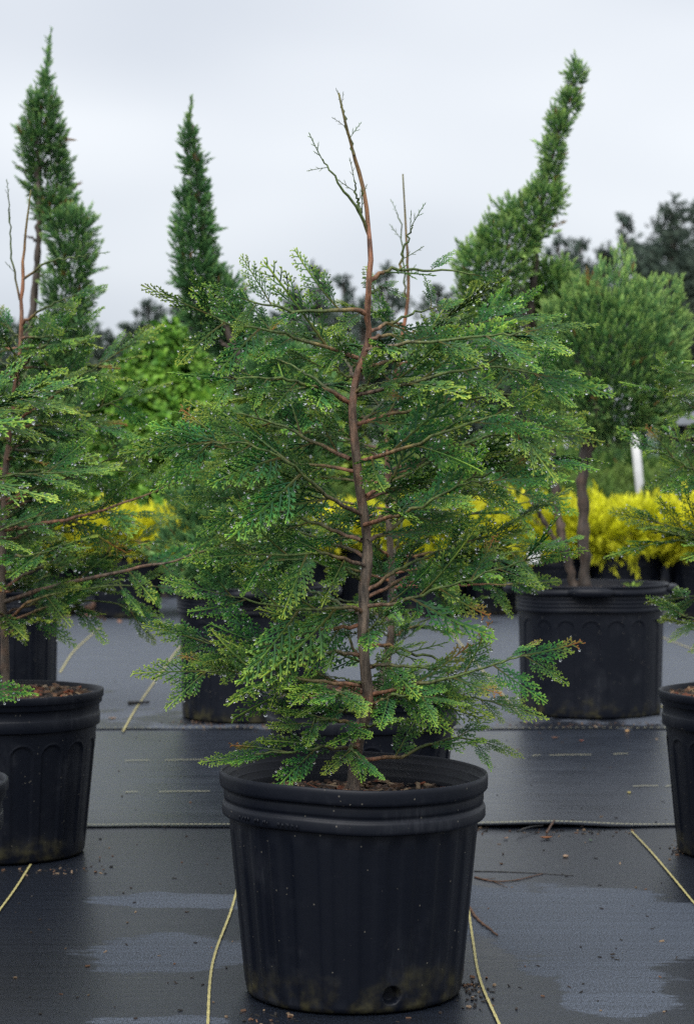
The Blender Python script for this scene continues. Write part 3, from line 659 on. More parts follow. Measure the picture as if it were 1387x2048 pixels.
# ---- the tree in the middle
MY = 3.78
mb_ = G(706, 2000); MAIN = np.array([P(706, 1540, MY)[0], MY, 0.])
q = np.random.default_rng(11)
pot('fluted', tuple(MAIN), 'black fluted plastic pot with round drain hole, mossy foot and dusty scuffs', 5, soil_z=.340, mound=(-.10, -.05, .032), nchip=420)
base = P(704, 1572, MY); base[2] = .34
trunk_px = [(704, 1600), (706, 1560), (716, 1480), (737, 1390), (727, 1290), (729, 1180), (736, 1100), (722, 1010), (712, 920), (703, 840), (712, 755), (736, 680), (732, 625), (738, 560), (739, 480), (735, 430), (719, 350), (702, 290), (689, 240), (677, 186)]
trunk = [P(x, y, MY + .012 * math.sin(k * 1.3)) - base for k, (x, y) in enumerate(trunk_px)]
main_spec = [
 ([(731, 627), (700, 619, -.02), (610, 622, -.04), (540, 612, -.06), (495, 600, -.07)], 7, {'tilt': 1.2, 'sl': .115, 'droop': .02, 'r': .0038, 't0': .1}),
 ([(715, 716), (650, 695, -.03), (560, 665, -.06), (470, 650, -.08), (395, 620, -.1)], 11, {'tilt': .9, 'sl': .15, 't0': .3}),
 ([(699, 806), (640, 780, -.05), (585, 760, -.09), (520, 756, -.12), (460, 752, -.14)], 9, {'tilt': .6, 'sl': .15, 't0': .45}),
 ([(700, 918), (640, 890, .05), (560, 850, .09), (470, 830, .1), (400, 850, .1)], 10, {'tilt': .8, 'sl': .17}),
 ([(721, 1028), (650, 990, -.06), (580, 930, -.12), (500, 890, -.16), (400, 890, -.18)], 13, {'tilt': 1.0, 'sl': .19, 't0': .3}),
 ([(722, 1080), (640, 1050, .05), (550, 1020, .1), (470, 1000, .12)], 8, {'tilt': .8, 'sl': .15}),
 ([(728, 1130), (650, 1110, -.05), (560, 1110, -.1), (500, 1110, -.12)], 8, {'tilt': .9, 'sl': .15}),
 ([(727, 1226), (695, 1215, -.04), (600, 1221, -.08), (520, 1205, -.1), (455, 1190, -.11)], 9, {'tilt': 1.1, 'sl': .16, 't0': .3}),
 ([(727, 1250), (640, 1260, -.02), (560, 1290, -.02), (480, 1310, -.03)], 7, {'tilt': .9, 'sl': .14}),
 ([(722, 1311), (660, 1304, -.04), (600, 1310, -.08), (540, 1330, -.1)], 5, {'tilt': .8, 'sl': .10, 'thin': .4, 't0': .4}),
 ([(728, 1372), (640, 1362, -.06), (540, 1352, -.1), (460, 1345, -.12), (400, 1340, -.13)], 10, {'tilt': .8, 'sl': .15, 't0': .35}),
 ([(725, 1385), (640, 1350, .03), (540, 1290, .03), (440, 1290, .02), (400, 1280, .02)], 9, {'tilt': .9, 'sl': .14, 't0': .4}),
 ([(716, 1495), (660, 1495, -.05), (580, 1504, -.08), (510, 1508, -.1)], 6, {'tilt': .75, 'sl': .13, 't0': .35}),
 ([(722, 1450), (650, 1440, -.08), (600, 1450, -.13)], 6, {'tilt': .7, 'sl': .12}),
 ([(735, 1400), (690, 1385, -.1), (660, 1395, -.16)], 5, {'tilt': .6, 'sl': .12, 'droop': -.2}),
 ([(730, 1420), (790, 1390, -.08), (860, 1395, -.12)], 5, {'tilt': .6, 'sl': .11, 'droop': -.15}),
 ([(716, 1490), (700, 1495, -.07), (720, 1515, -.12)], 3, {'tilt': .7, 'sl': .12, 'droop': -.2}),
 # right
 ([(739, 562), (765, 546, .01), (800, 540, .02), (880, 540, .03), (950, 548, .02)], 4, {'tilt': 1.1, 'sl': .09, 'thin': .65, 't0': .5, 'droop': .05, 'r': .0034}),
 ([(800, 540, .02), (806, 505, .02), (818, 470, .02), (826, 450, .02)], 2, {'tilt': 1.2, 'sl': .06, 'thin': 1., 'r': .0015, 'green': .1}),
 ([(738, 680), (765, 670, .02), (830, 673, .05), (920, 655, .08), (1010, 640, .08)], 10, {'tilt': .8, 'sl': .16, 't0': .25}),
 ([(733, 700), (800, 690, -.06), (900, 680, -.1), (1000, 668, -.12), (1060, 665, -.13)], 10, {'tilt': .7, 'sl': .15}),
 ([(720, 740), (800, 720, .08), (900, 700, .13), (990, 700, .14)], 9, {'tilt': .8, 'sl': .17}),
 ([(712, 790), (800, 770, -.05), (920, 740, -.09), (1020, 735, -.1), (1080, 750, -.1)], 11, {'tilt': .9, 'sl': .17}),
 ([(704, 850), (790, 830, .03), (900, 800, .04), (1000, 790, .04), (1070, 780, .04)], 11, {'tilt': .8, 'sl': .17}),
 ([(713, 925), (800, 900, -.09), (900, 860, -.14), (1000, 830, -.16), (1060, 845, -.16)], 11, {'tilt': .9, 'sl': .17}),
 ([(732, 992), (775, 968, .02), (860, 925, .04), (950, 880, .04), (1060, 862, .04)], 12, {'tilt': .9, 'sl': .17, 't0': .3}),
 ([(735, 1082), (780, 1060, .05), (860, 1000, .1), (960, 950, .12), (1040, 940, .12)], 11, {'tilt': .8, 'sl': .16, 't0': .3}),
 ([(728, 1050), (820, 1020, -.08), (920, 970, -.12), (1000, 960, -.13)], 10, {'tilt': .9, 'sl': .16}),
 ([(731, 1182), (790, 1145, .02), (860, 1110, .05), (950, 1080, .07)], 8, {'tilt': .9, 'sl': .15, 't0': .4}),
 ([(730, 1213), (800, 1203, -.04), (870, 1180, -.07), (960, 1150, -.08), (1060, 1120, -.08)], 10, {'tilt': .9, 'sl': .15, 't0': .35, 'brown': .12}),
 ([(731, 1292), (780, 1290, .02), (840, 1310, .03), (900, 1322, .03), (940, 1325, .03)], 5, {'tilt': .8, 'sl': .10, 'thin': .6, 't0': .3}),
 ([(733, 1335), (800, 1330, -.03), (880, 1340, -.05), (930, 1350, -.06)], 5, {'tilt': .7, 'sl': .10, 'thin': .5, 't0': .3}),
 ([(737, 1390), (820, 1372, -.06), (920, 1350, -.1), (1000, 1325, -.12), (1060, 1312, -.12)], 9, {'tilt': .9, 'sl': .13, 't0': .35, 'brown': .55}),
 ([(738, 1400), (840, 1380, -.01), (930, 1390, -.02), (1000, 1410, -.03)], 8, {'tilt': .9, 'sl': .12, 't0': .35, 'brown': .12}),
 ([(718, 1520), (790, 1515, .03), (860, 1490, .04), (920, 1475, .04), (960, 1485, .04)], 6, {'tilt': .7, 'sl': .11, 't0': .3, 'thin': .2}),
 # leader shoots
 ([(737, 470), (720, 430, -.01), (695, 388, -.02), (665, 348, -.03), (645, 318, -.03)], 3, {'tilt': 1.3, 'sl': .07, 'thin': 1., 'r': .0024, 'green': .1, 't0': .45}),
 ([(722, 425, -.01), (714, 395, -.01), (708, 360, -.01)], 2, {'tilt': 1.3, 'sl': .05, 'thin': 1., 'r': .0018, 'green': .0, 't0': .2}),
 ([(708, 310), (692, 250), (682, 205)], 4, {'tilt': 1.3, 'sl': .04, 'thin': 1., 'r': .0016, 'green': .0, 't0': .3}),
]
br = px_branches(main_spec, MY, base)
prof = lambda f: .22 + .16 * math.sin(min(1, f * 1.15) * math.pi)
br += mini_branches(trunk, .1, .9, 20, q)
br += fill_branches(trunk, .16, .84, 12, prof, q, sl=.15, azs=[60, 120, 95, 40, 140, 80, 20, 160], ns=6)
cypress('young cypress with red-brown trunk and bare leader growing in the fluted pot', base, trunk, .0108, br, q)

# ---- its neighbours of the same kind
def neighbour(label, potlabel, px, Y, spec, seed, lean, nfill, prof_s=1., leader=None, rz=0, sl=.15, front=.6, top_z=1.6, el=(2, 25)):
    q = np.random.default_rng(seed); c = P(px, 1400, Y); c[2] = floor_z(Y)
    pot('arched', tuple(c), potlabel, seed, rz, nchip=420, soil_z=H15 - .017, mound=(.05, .03, .008))
    base = c.copy(); base[2] = c[2] + H15 - .017
    tr = [P(x, y, Y) - base for x, y in lean]; tr[0][2] = -.03
    zt = max(p[2] for p in tr)
    br = px_branches(spec, Y, base)
    prof = lambda f: prof_s * (.24 + .18 * math.sin(min(1, f * 1.15) * math.pi))
    br += mini_branches(tr, .1, zt * .72, 16, q)
    br += fill_branches(tr, .14, zt * .72, nfill, prof, q, sl=sl, ns=7, front=front, el=el)
    cypress(label, base, tr, .0105, br, q)
neighbour('bushy cypress beside the left topiary, long red branches reaching towards the middle tree', 'arched black pot of bark chips at the foot of the bushy cypress', 9, 5.13, [
 ([(45, 560), (90, 527, -.03), (140, 516, -.05), (180, 510, -.06)], 2, {'thin': .9, 'sl': .07, 'tilt': 1., 'r': .002, 'green': .2}),
 ([(42, 650), (90, 615, -.05), (150, 590, -.08)], 4, {'sl': .12, 'tilt': .9}),
 ([(35, 740), (90, 690, -.05), (140, 655, -.08)], 6, {'sl': .14, 'tilt': .9}),
 ([(25, 850), (110, 790, -.08), (190, 735, -.12), (240, 705, -.13)], 9, {'sl': .16, 'tilt': .9}),
 ([(18, 900), (100, 860, .05), (200, 815, .08), (250, 795, .08)], 9, {'sl': .16, 'tilt': .8}),
 ([(10, 1060), (100, 1045, -.06), (180, 1028, -.1), (270, 998, -.14), (350, 965, -.16)], 9, {'sl': .17, 't0': .1, 'tilt': 1.0, 'r': .005, 'green': .95}),
 ([(10, 1010), (100, 970, .05), (220, 920, .1), (330, 910, .12), (400, 920, .13)], 11, {'sl': .17, 'tilt': .7}),
 ([(5, 1205), (120, 1170, -.08), (250, 1141, -.16), (330, 1124, -.2), (420, 1100, -.24), (470, 1085, -.25)], 11, {'sl': .16, 't0': .3, 'tilt': .9, 'r': .005, 'green': .8}),
 ([(5, 1250), (60, 1205, -.08), (150, 1180, -.12), (260, 1170, -.16), (320, 1175, -.18)], 10, {'sl': .15, 'tilt': .6, 'droop': -.2}),
 ([(5, 1245), (100, 1215, -.02), (200, 1200, -.03), (270, 1225, -.03)], 7, {'sl': .15, 'tilt': .9, 'droop': -.35}),
 ([(3, 1180), (90, 1130, .05), (200, 1090, .08), (300, 1080, .08)], 8, {'sl': .16, 'tilt': .8}),
 ([(40, 600), (25, 520), (20, 450), (16, 390)], 3, {'sl': .06, 'thin': 1., 'tilt': 1.2, 'r': .0016, 'green': .2, 't0': .4}),
 ([(3, 1120), (60, 1110, -.15), (110, 1100, -.28)], 6, {'sl': .16, 'tilt': .4}),
 ([(15, 950), (80, 940, -.15), (140, 930, -.27)], 7, {'sl': .16, 'tilt': .5}),
 ([(25, 820), (70, 800, -.14), (110, 780, -.25)], 7, {'sl': .16, 'tilt': .6}),
], 21, [(10, 1420), (10, 1300), (4, 1150), (8, 1000), (22, 850), (40, 700), (45, 560), (50, 480), (62, 380)], 40, sl=.165, prof_s=.78)
neighbour('cypress standing close behind the middle tree, its thin upright leader bare', 'arched black pot half hidden behind the fluted pot', 722, 5.12, [
 ([(815, 610), (808, 560), (806, 520), (800, 450), (792, 425)], 2, {'sl': .05, 'thin': 1., 'tilt': 1.2, 'r': .0014, 'green': .1, 't0': .4}),
 ([(785, 1175), (860, 1172, -.03), (950, 1170, -.05), (1040, 1168, -.06)], 7, {'sl': .14, 'tilt': 1.1, 'droop': -.6, 't0': .45, 'green': .9}),
 ([(785, 1115), (870, 1105, 0), (960, 1100, 0), (1040, 1095, 0)], 7, {'sl': .15, 'tilt': .9, 'droop': -.15, 't0': .4, 'brown': .15}),
 ([(778, 940), (880, 905, .03), (980, 870, .05), (1080, 850, .05)], 9, {'sl': .17, 'tilt': .9}),
 ([(778, 1010), (880, 985, -.05), (980, 970, -.08), (1060, 990, -.08)], 9, {'sl': .17, 'tilt': .9}),
 ([(770, 900), (660, 870, .03), (540, 850, .05), (440, 840, .05)], 9, {'sl': .17, 'tilt': .9}),
 ([(778, 1020), (660, 1000, -.05), (540, 980, -.08), (450, 960, -.08)], 9, {'sl': .17, 'tilt': .9}),
 ([(795, 730), (880, 700, 0), (960, 650, 0), (1000, 625, 0)], 8, {'sl': .16, 'tilt': .9}),
 ([(800, 700), (700, 690, 0), (620, 680, 0), (560, 670, 0)], 8, {'sl': .16, 'tilt': .9}),
], 31, [(745, 1410), (775, 1310), (786, 1220), (780, 1120), (776, 1000), (775, 880), (795, 720), (814, 600), (812, 480), (805, 348)], 26, rz=.1)
neighbour('cypress beside the large juniper pot, green tips reaching in over the yellow mounds', 'arched black pot standing on the strip seam beyond the stray twigs', 1514, 5.13, [
 ([(1514, 770), (1440, 768, -.05), (1385, 750, -.08), (1350, 742, -.1)], 4, {'sl': .10, 'tilt': .9, 't0': .4}),
 ([(1510, 1010), (1430, 970, -.05), (1370, 930, -.08), (1310, 900, -.1)], 9, {'sl': .15, 'tilt': 1.0}),
 ([(1510, 1120), (1430, 1090, 0), (1370, 1060, 0), (1310, 1045, 0)], 9, {'sl': .15, 'tilt': 1.0}),
 ([(1510, 1290), (1440, 1262, -.04), (1390, 1240, -.06), (1360, 1228, -.06)], 5, {'sl': .12, 'tilt': .8}),
 ([(1512, 880), (1440, 850, -.05), (1390, 815, -.06)], 6, {'sl': .13, 'tilt': 1.0}),
], 41, [(1514, 1420), (1512, 1300), (1506, 1150), (1510, 1000), (1516, 850), (1512, 700), (1508, 560), (1500, 400)], 16, rz=.15, prof_s=.72)
neighbour('cypress at the very edge of the front cloth, browned tips near the bushy cypress', 'arched black pot at the edge of the front cloth, only its worn rim showing', -266, 3.63, [
 ([(-262, 1010), (-120, 975, -.02), (20, 950, -.02), (120, 945, -.02)], 9, {'sl': .15, 'tilt': .25, 'brown': .15, 't0': .3}),
 ([(-260, 920), (-140, 870, 0), (-20, 820, 0), (60, 790, 0)], 9, {'sl': .15, 'tilt': .5, 't0': .3}),
 ([(-262, 1130), (-120, 1100, -.02), (0, 1060, -.02), (90, 1030, -.02)], 9, {'sl': .14, 'tilt': .6, 't0': .3}),
], 51, [(-266, 1600), (-262, 1400), (-258, 1200), (-262, 1000), (-255, 800), (-258, 600), (-262, 450), (-270, 250)], 12, rz=.2, prof_s=.7)

# ------------------------------------------------------------------ junipers
def tuft(seed, n=12, L=1., w=.070, spread=.6):
    """plume of short pointed shoots along +Z"""
    q = np.random.default_rng(seed); mb = MB()
    for k in range(n):
        u = (k + q.uniform(0, .6)) / n; a = k * 2.4 + q.uniform(-.4, .4); p0 = np.array([0, 0, L * u * .72])
        out = spread * (1 - u * .75) * q.uniform(.7, 1.2); d = np.array([math.cos(a) * out, math.sin(a) * out, 1.]); d /= np.linalg.norm(d)
        l = L * .42 * (1 - .25 * u) * q.uniform(.7, 1.2)
        p1 = p0 + d * l; ref = np.array([-math.sin(a), math.cos(a), 0]); mid = p0 + d * l * .3
        b = np.cross(d, ref)
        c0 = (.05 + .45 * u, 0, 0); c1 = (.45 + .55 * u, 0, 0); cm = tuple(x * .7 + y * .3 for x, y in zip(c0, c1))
        ww = w * L * q.uniform(.7, 1.2)
        mb.add([mid + ref * ww * .7, mid - ref * ww * .5 + b * ww * .6, mid - ref * .3 * ww - b * ww * .7, p1], [(3, 1, 0), (3, 2, 1), (3, 0, 2)], [cm, cm, cm, c1])
    return np.vstack(mb.v), np.vstack(mb.f), np.vstack(mb.c)
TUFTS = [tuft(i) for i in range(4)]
def scatter(points, dirs, sizes, tufts, q, mb, bright=None, brown=None):
    n = len(points); which = q.integers(0, len(tufts), n)
    for w, (tv, tf, tc) in enumerate(tufts):
        ix = np.where(which == w)[0]
        if not len(ix): continue
        d = dirs[ix] / (np.linalg.norm(dirs[ix], axis=1)[:, None] + 1e-9)
        rv = q.normal(0, 1, (len(ix), 3)); a = np.cross(d, rv); a /= np.linalg.norm(a, axis=1)[:, None] + 1e-9; b = np.cross(d, a)
        S = sizes[ix][:, None, None]
        v = points[ix][:, None, :] + S * (tv[None, :, 0:1] * a[:, None, :] + tv[None, :, 1:2] * b[:, None, :] + tv[None, :, 2:3] * d[:, None, :])
        f = tf[None] + (np.arange(len(ix)) * len(tv))[:, None, None]
        c = np.repeat(tc[None], len(ix), 0).copy(); c[:, :, 1] = q.uniform(0, 1, len(ix))[:, None]
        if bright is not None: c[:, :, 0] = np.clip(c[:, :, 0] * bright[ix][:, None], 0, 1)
        if brown is not None: c[:, :, 2] = brown[ix][:, None]
        mb.add(v.reshape(-1, 3), f.reshape(-1, 3), c.reshape(-1, 3))
def fib(n):
    i = np.arange(n) + .5; ph = np.arccos(1 - 2 * i / n); th = math.pi * (1 + 5 ** .5) * i
    return np.stack([np.cos(th) * np.sin(ph), np.sin(th) * np.sin(ph), np.cos(ph)], -1)
def crown_mesh(ells, q, spacing, size, mat, up=.55, layers=(1., .82, .6), name='crown', tufts=None, lump=.10, brownp=.015, age=1., gaps=0.):
    """ells: list of (centre, radii) relative to the plant; clipped foliage on the union of the rounded masses"""
    C = np.array([e[0] for e in ells]); Rr = np.array([e[1] for e in ells]); pts, dirs, sz, brt = [], [], [], []
    for i in range(len(C)):
        for ly in layers:
            r = Rr[i] * ly; m3 = (r[0] * r[1] * r[2]) ** (1 / 3.); n = max(6, int(4 * math.pi * m3 ** 2 / spacing ** 2 * (1 if ly == 1 else .55)))
            u = fib(n) + q.normal(0, .06, (n, 3)); u /= np.linalg.norm(u, axis=1)[:, None]
            ph = q.uniform(0, 6, 3)
            k = 1 + lump * (np.sin(u[:, 0] * 5 + ph[0]) * np.sin(u[:, 1] * 5 + ph[1]) + .7 * np.sin(u[:, 2] * 9 + ph[2]) * np.sin(u[:, 0] * 8)) + q.normal(0, .035, n)
            p = C[i] + u * r * k[:, None]
            ok = np.ones(n, bool)
            for j in range(len(C)):
                if j != i: ok &= (((p - C[j]) / (Rr[j] * .90 * ly)) ** 2).sum(1) > 1
            ok &= q.uniform(0, 1, n) > .06
            if gaps: ok &= np.sin(u[:, 0] * 11 + ph[1]) * np.sin(u[:, 1] * 12 + ph[2]) * np.sin(u[:, 2] * 13 + ph[0]) < .55 - gaps
            nr = u / Rr[i] * m3; nr /= np.linalg.norm(nr, axis=1)[:, None]
            d = nr + np.array([0, 0, up]) + q.normal(0, .22, (n, 3))
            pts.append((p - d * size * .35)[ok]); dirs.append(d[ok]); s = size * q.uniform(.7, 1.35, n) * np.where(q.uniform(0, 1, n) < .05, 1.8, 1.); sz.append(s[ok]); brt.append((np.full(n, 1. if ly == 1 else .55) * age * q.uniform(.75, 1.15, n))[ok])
    pts = np.vstack(pts); dirs = np.vstack(dirs); sz = np.concatenate(sz); brt = np.concatenate(brt)
    mb = MB(); scatter(pts, dirs, sz, tufts or TUFTS, q, mb, brt, (q.uniform(0, 1, len(pts)) < brownp) * .8)
    return mb.mesh(name, [mat])
def topiary(label, potlabel, potpx, Y, trunk_px, r0, ell_px, seed, twigs=(), age=1., potrz=0, stems=(), leader=None):
    q = np.random.default_rng(seed); c = P(potpx, 1170, Y); c[2] = floor_z(Y)
    pot('big', tuple(c), potlabel, seed, potrz, nchip=220, mound=(0, 0, .01))
    base = c.copy(); base[2] = c[2] + HB - .034
    t = thing('juniper_topiary', label, 'tree', tuple(base))
    s = Y / F_PX
    def stem(px, ra, rb, sides=9):
        tp = [P(x, y, Y + (d[0] if d else 0)) - base for x, y, *d in px]; n = max(10, len(tp) * 6); pp = smooth_path(tp, n); pp[1:] += q.normal(0, .0035, (n - 1, 3))
        mb = MB(); mb.tube(pp, np.linspace(ra, rb, n) * (1 + .13 * np.sin(np.arange(n) * 1.9) + q.normal(0, .06, n)), sides, (0, 0, 0), cap=True); return mb.mesh('trunk', [M_JBARK], True)
    obj('trunk', stem(trunk_px, r0, .006), t)
    for px, ra, rb in stems: obj('branch', stem(px, ra, rb, 7), t)
    for px in twigs: obj('branch', stem(px, .006, .002, 5), t)
    ells = []
    for e in ell_px:
        x, y, rx, ry = e[:4]; d = e[4] if len(e) > 4 else 0.; rd = e[5] if len(e) > 5 else rx
        ells.append((P(x, y, Y + d) - base, np.array([rx * s, rd * s, ry * s]) * (.80 if rx < 32 else .93 if rx < 70 else 1.)))
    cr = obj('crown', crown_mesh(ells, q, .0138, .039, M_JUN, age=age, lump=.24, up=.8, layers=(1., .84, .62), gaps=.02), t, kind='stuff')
    if leader:
        mb = MB(); lp = smooth_path([P(x, y, Y) - base for x, y in leader], 14)
        mb.tube(lp, np.linspace(.006, .002, 14), 5, (.35, .5, .1))
        n = 60; ii = np.sort(q.uniform(0, 12.9, n)); pts = np.array([lp[int(i)] + (lp[int(i) + 1] - lp[int(i)]) * (i % 1) for i in ii])
        dd = (lp[-1] - lp[0]) / np.linalg.norm(lp[-1] - lp[0]) + q.normal(0, .3, (n, 3)); scatter(pts, dd, (.062 - .0032 * ii) * q.uniform(.6, 1.2, n), TUFTS, q, mb)
        obj('leader', mb.mesh('leader', [M_JUN]), t, kind='stuff')
    return t
topiary('tall spiral-cut juniper behind the bushy cypress, pale bare stem and whip-thin top', 'large black handled pot holding the tallest spiral juniper', -29, 8.0,
 [(-25, 1185), (-5, 1050), (25, 900), (50, 750), (66, 610), (76, 520), (79, 440), (76, 360), (78, 280), (84, 200)], .021,
 [(92, 170, 14, 34), (86, 212, 33, 34), (82, 262, 44, 42, 0, 36), (90, 312, 48, 45, .05, 36), (98, 362, 48, 48, .06, 34), (110, 412, 42, 42, .04), (138, 455, 48, 45, -.02, 40), (143, 515, 44, 60, -.03, 40), (136, 590, 48, 60, -.02, 40), (128, 665, 52, 60, .0, 42), (110, 745, 64, 70, .05), (60, 840, 85, 80), (-10, 940, 105, 85), (-40, 1060, 120, 85)], 61,
 twigs=[[(76, 300), (62, 285), (52, 280)], [(77, 340), (95, 325)], [(74, 480), (50, 470)], [(72, 560), (100, 540), (120, 530)]], leader=[(88, 175), (94, 130), (97, 100), (103, 58)])
topiary('slim spiral-cut juniper rising from a dark bushy skirt, bright lime shrub beyond it', 'large black handled pot under the dark bushy juniper skirt', 506, 7.86,
 [(506, 1185), (506, 1050), (502, 920), (506, 810), (488, 735), (468, 695), (440, 620), (424, 560), (412, 500), (402, 420), (392, 330), (384, 250)], .021,
 [(379, 275, 17, 36), (388, 330, 24, 40), (396, 388, 27, 44), (368, 392, 13, 40), (390, 445, 38, 46), (390, 500, 42, 46), (396, 548, 46, 42), (425, 580, 62, 42, .02, 46), (430, 622, 66, 46, .06, 46), (455, 665, 62, 45, .12, 50), (490, 705, 50, 40, .16), (565, 745, 70, 60, -.05), (580, 825, 92, 75, -.04), (555, 905, 110, 70, 0), (470, 1000, 110, 70, .02), (480, 1085, 140, 85, -.02, 130)], 62,
 stems=[([(470, 700), (450, 690), (440, 680)], .010, .005)], leader=[(378, 300), (376, 255), (380, 225), (382, 195)], age=.95)
topiary('juniper cut as a round globe with a crooked leaning spike, bare stems showing', 'large black handled pot with arched panels and a seedling in its soil', 1180, 8.0,
 [(1168, 1180), (1166, 1080), (1164, 980), (1168, 900), (1186, 850), (1180, 760, .05), (1100, 700, .08), (1062, 640, .04), (1066, 560, .02), (1072, 480), (1085, 400), (1100, 320), (1120, 240), (1148, 160)], .023,
 [(1152, 150, 21, 36), (1140, 200, 27, 34), (1116, 248, 27, 34), (1106, 300, 27, 40), (1098, 350, 28, 38), (1086, 392, 40, 38), (1050, 430, 58, 42, 0, 48), (1015, 478, 68, 46, 0, 52), (985, 528, 70, 50, 0, 54), (968, 585, 56, 48, .06, 50), (985, 640, 48, 40, .15), (1100, 572, 52, 56, .18), (1120, 600, 60, 50, .2),
  (1215, 705, 148, 158, -.02, 140), (1290, 770, 75, 75, 0), (1120, 770, 60, 60, .02), (1225, 790, 100, 75, 0, 90)], 63,
 stems=[([(1150, 1180), (1128, 1095), (1112, 1010), (1106, 930), (1100, 850)], .019, .012), ([(1140, 1130), (1108, 1080), (1085, 1040), (1062, 1000)], .012, .008), ([(1112, 1010), (1080, 1000), (1055, 985)], .008, .004), ([(1172, 920), (1195, 860), (1215, 810)], .014, .008)],
 twigs=[[(1062, 640), (1035, 610), (1020, 585)], [(1064, 600), (1040, 575), (1030, 560)], [(1060, 655), (1020, 640), (995, 630)]], age=1.45, potrz=R(90 - 96))

# ------------------------------------------------------------------ golden mounds and the rows behind
def small_plant_mesh(name, seed, r, h, mat, spacing, size, up, tufts, age=1., droop=False):
    q = np.random.default_rng(seed); ells = [((0, 0, h * .35), np.array([r, r, h * .6]))]
    for k in range(6):
        a = k * 1.05 + q.uniform(-.3, .3); rr = r * q.uniform(.35, .75)
        ells.append((np.array([rr * math.cos(a), rr * math.sin(a), h * q.uniform(.35, .75)]), np.array([r * .5, r * .5, h * .35]) * q.uniform(.7, 1.1)))
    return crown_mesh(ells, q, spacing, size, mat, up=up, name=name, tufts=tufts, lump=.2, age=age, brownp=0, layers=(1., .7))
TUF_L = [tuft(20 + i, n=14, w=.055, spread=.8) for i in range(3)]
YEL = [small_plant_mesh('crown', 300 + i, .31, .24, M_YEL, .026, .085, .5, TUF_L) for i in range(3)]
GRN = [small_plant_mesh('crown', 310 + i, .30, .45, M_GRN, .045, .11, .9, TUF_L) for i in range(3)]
def stem_mesh(h):
    mb = MB(); mb.tube([(0, 0, -.03), (.005, 0, h * .5), (0, .004, h)], [.012, .01, .006], 6, (0, 0, 0), cap=True); return mb.mesh('trunk', [M_JBARK], True)
STEM = stem_mesh(.2)
def potted(cname, plabel, ptlabel, x, Y, me, cat, seed, s=1., group=None, pgroup=None, dz=.0):
    q = np.random.default_rng(seed); c = P(x, 1100, Y); c[2] = floor_z(Y)
    t = thing('nursery_pot', ptlabel, 'pot', tuple(c), q.uniform(0, 6), pgroup); obj('body', AR_BODY, t); obj('rim', AR_RIM, t)
    obj('soil', SOIL_PLAIN, t, Matrix.Translation((0, 0, H15 - .06)))
    k = thing(cname, plabel, cat, (c[0], c[1], c[2] + H15 - .06), q.uniform(0, 6), group)
    obj('trunk', STEM, k); obj('crown', me, k, Matrix.Translation((0, 0, dz)) @ Matrix.Diagonal((s, s, s * q.uniform(.9, 1.12), 1)), kind='stuff')
SOIL_PLAIN = soil_meshes(.208, 99, nchip=4)[0]
MOUND = ['behind the tallest spiral juniper pot', 'showing between the bushy cypress branches', 'hidden behind the dark juniper skirt', 'peeping out beside the dark juniper skirt', 'right behind the red-brown trunk of the middle tree',
 'behind the branches of the middle tree', 'next to the mound with the blank white tag', 'with the blank white plant tag before it', 'just past the bare stems of the globe juniper', 'trailing below the green cypress tips', 'ending the row']
for i, (x, Y, s) in enumerate([(95, 13.2, 1.), (255, 13.0, 1.0), (420, 13.3, .95), (590, 13.2, 1.), (715, 13.6, 1.), (860, 13.1, .95), (975, 13.3, 1.0), (1105, 13.0, 1.), (1250, 12.95, 1.12), (1408, 12.9, 1.15), (1545, 13.1, 1.)]):
    potted('golden_juniper', 'bright yellow juniper mound ' + MOUND[i], 'black pot of the yellow mound ' + MOUND[i], x, Y, YEL[i % 3], 'shrub', 400 + i, s, 'row of yellow juniper mounds', 'pots in the row of yellow mounds', .10)
k = 0
for Y, xs in ((15.6, range(60, 1560, 128)), (18.6, range(20, 1560, 112)), (22.5, range(40, 1560, 98))):
    for x in xs:
        k += 1
        potted('green_shrub', 'soft green nursery shrub in the rows behind the yellow mounds', 'black pot in the rows of green shrubs behind the yellow mounds', x + (k * 37 % 30) - 15, Y + (k * 13 % 7) * .06, GRN[k % 3], 'shrub', 500 + k, 1.0 + .12 * ((k * 7) % 5) / 4 + (.55 if Y > 20 else .2 if Y > 17 else 0), 'rows of green shrubs', 'pots in the rows of green shrubs')

# ---- broadleaf shrub
def leaf_tuft(seed, n=9):
    q = np.random.default_rng(seed); mb = MB()
    for k in range(n):
        a = k * 2.4; u = k / n; p0 = np.array([0, 0, u * .6]); o = .9 * q.uniform(.6, 1.3); d = np.array([math.cos(a) * o, math.sin(a) * o, q.uniform(.3, 1.)]); d /= np.linalg.norm(d)
        sd = np.cross(d, (0, 0, 1.)); sd /= np.linalg.norm(sd); l = q.uniform(.45, .65); w = l * .24; nn = np.cross(sd, d)
        c0 = (.2 + .5 * u, 0, 0); c1 = (.5 + .5 * u, 0, 0)
        v = [p0, p0 + d * l * .4 + sd * w + nn * .06, p0 + d * l * .75 + sd * w * .8 + nn * .03, p0 + d * l - nn * .05, p0 + d * l * .75 - sd * w * .8 + nn * .03, p0 + d * l * .4 - sd * w + nn * .06]
        mb.add(v, [(0, 1, 5), (1, 2, 4), (1, 4, 5), (2, 3, 4)], [c0, c0, c1, c1, c1, c0])
    return np.vstack(mb.v), np.vstack(mb.f), np.vstack(mb.c)
LEAF = [leaf_tuft(i) for i in range(4)]
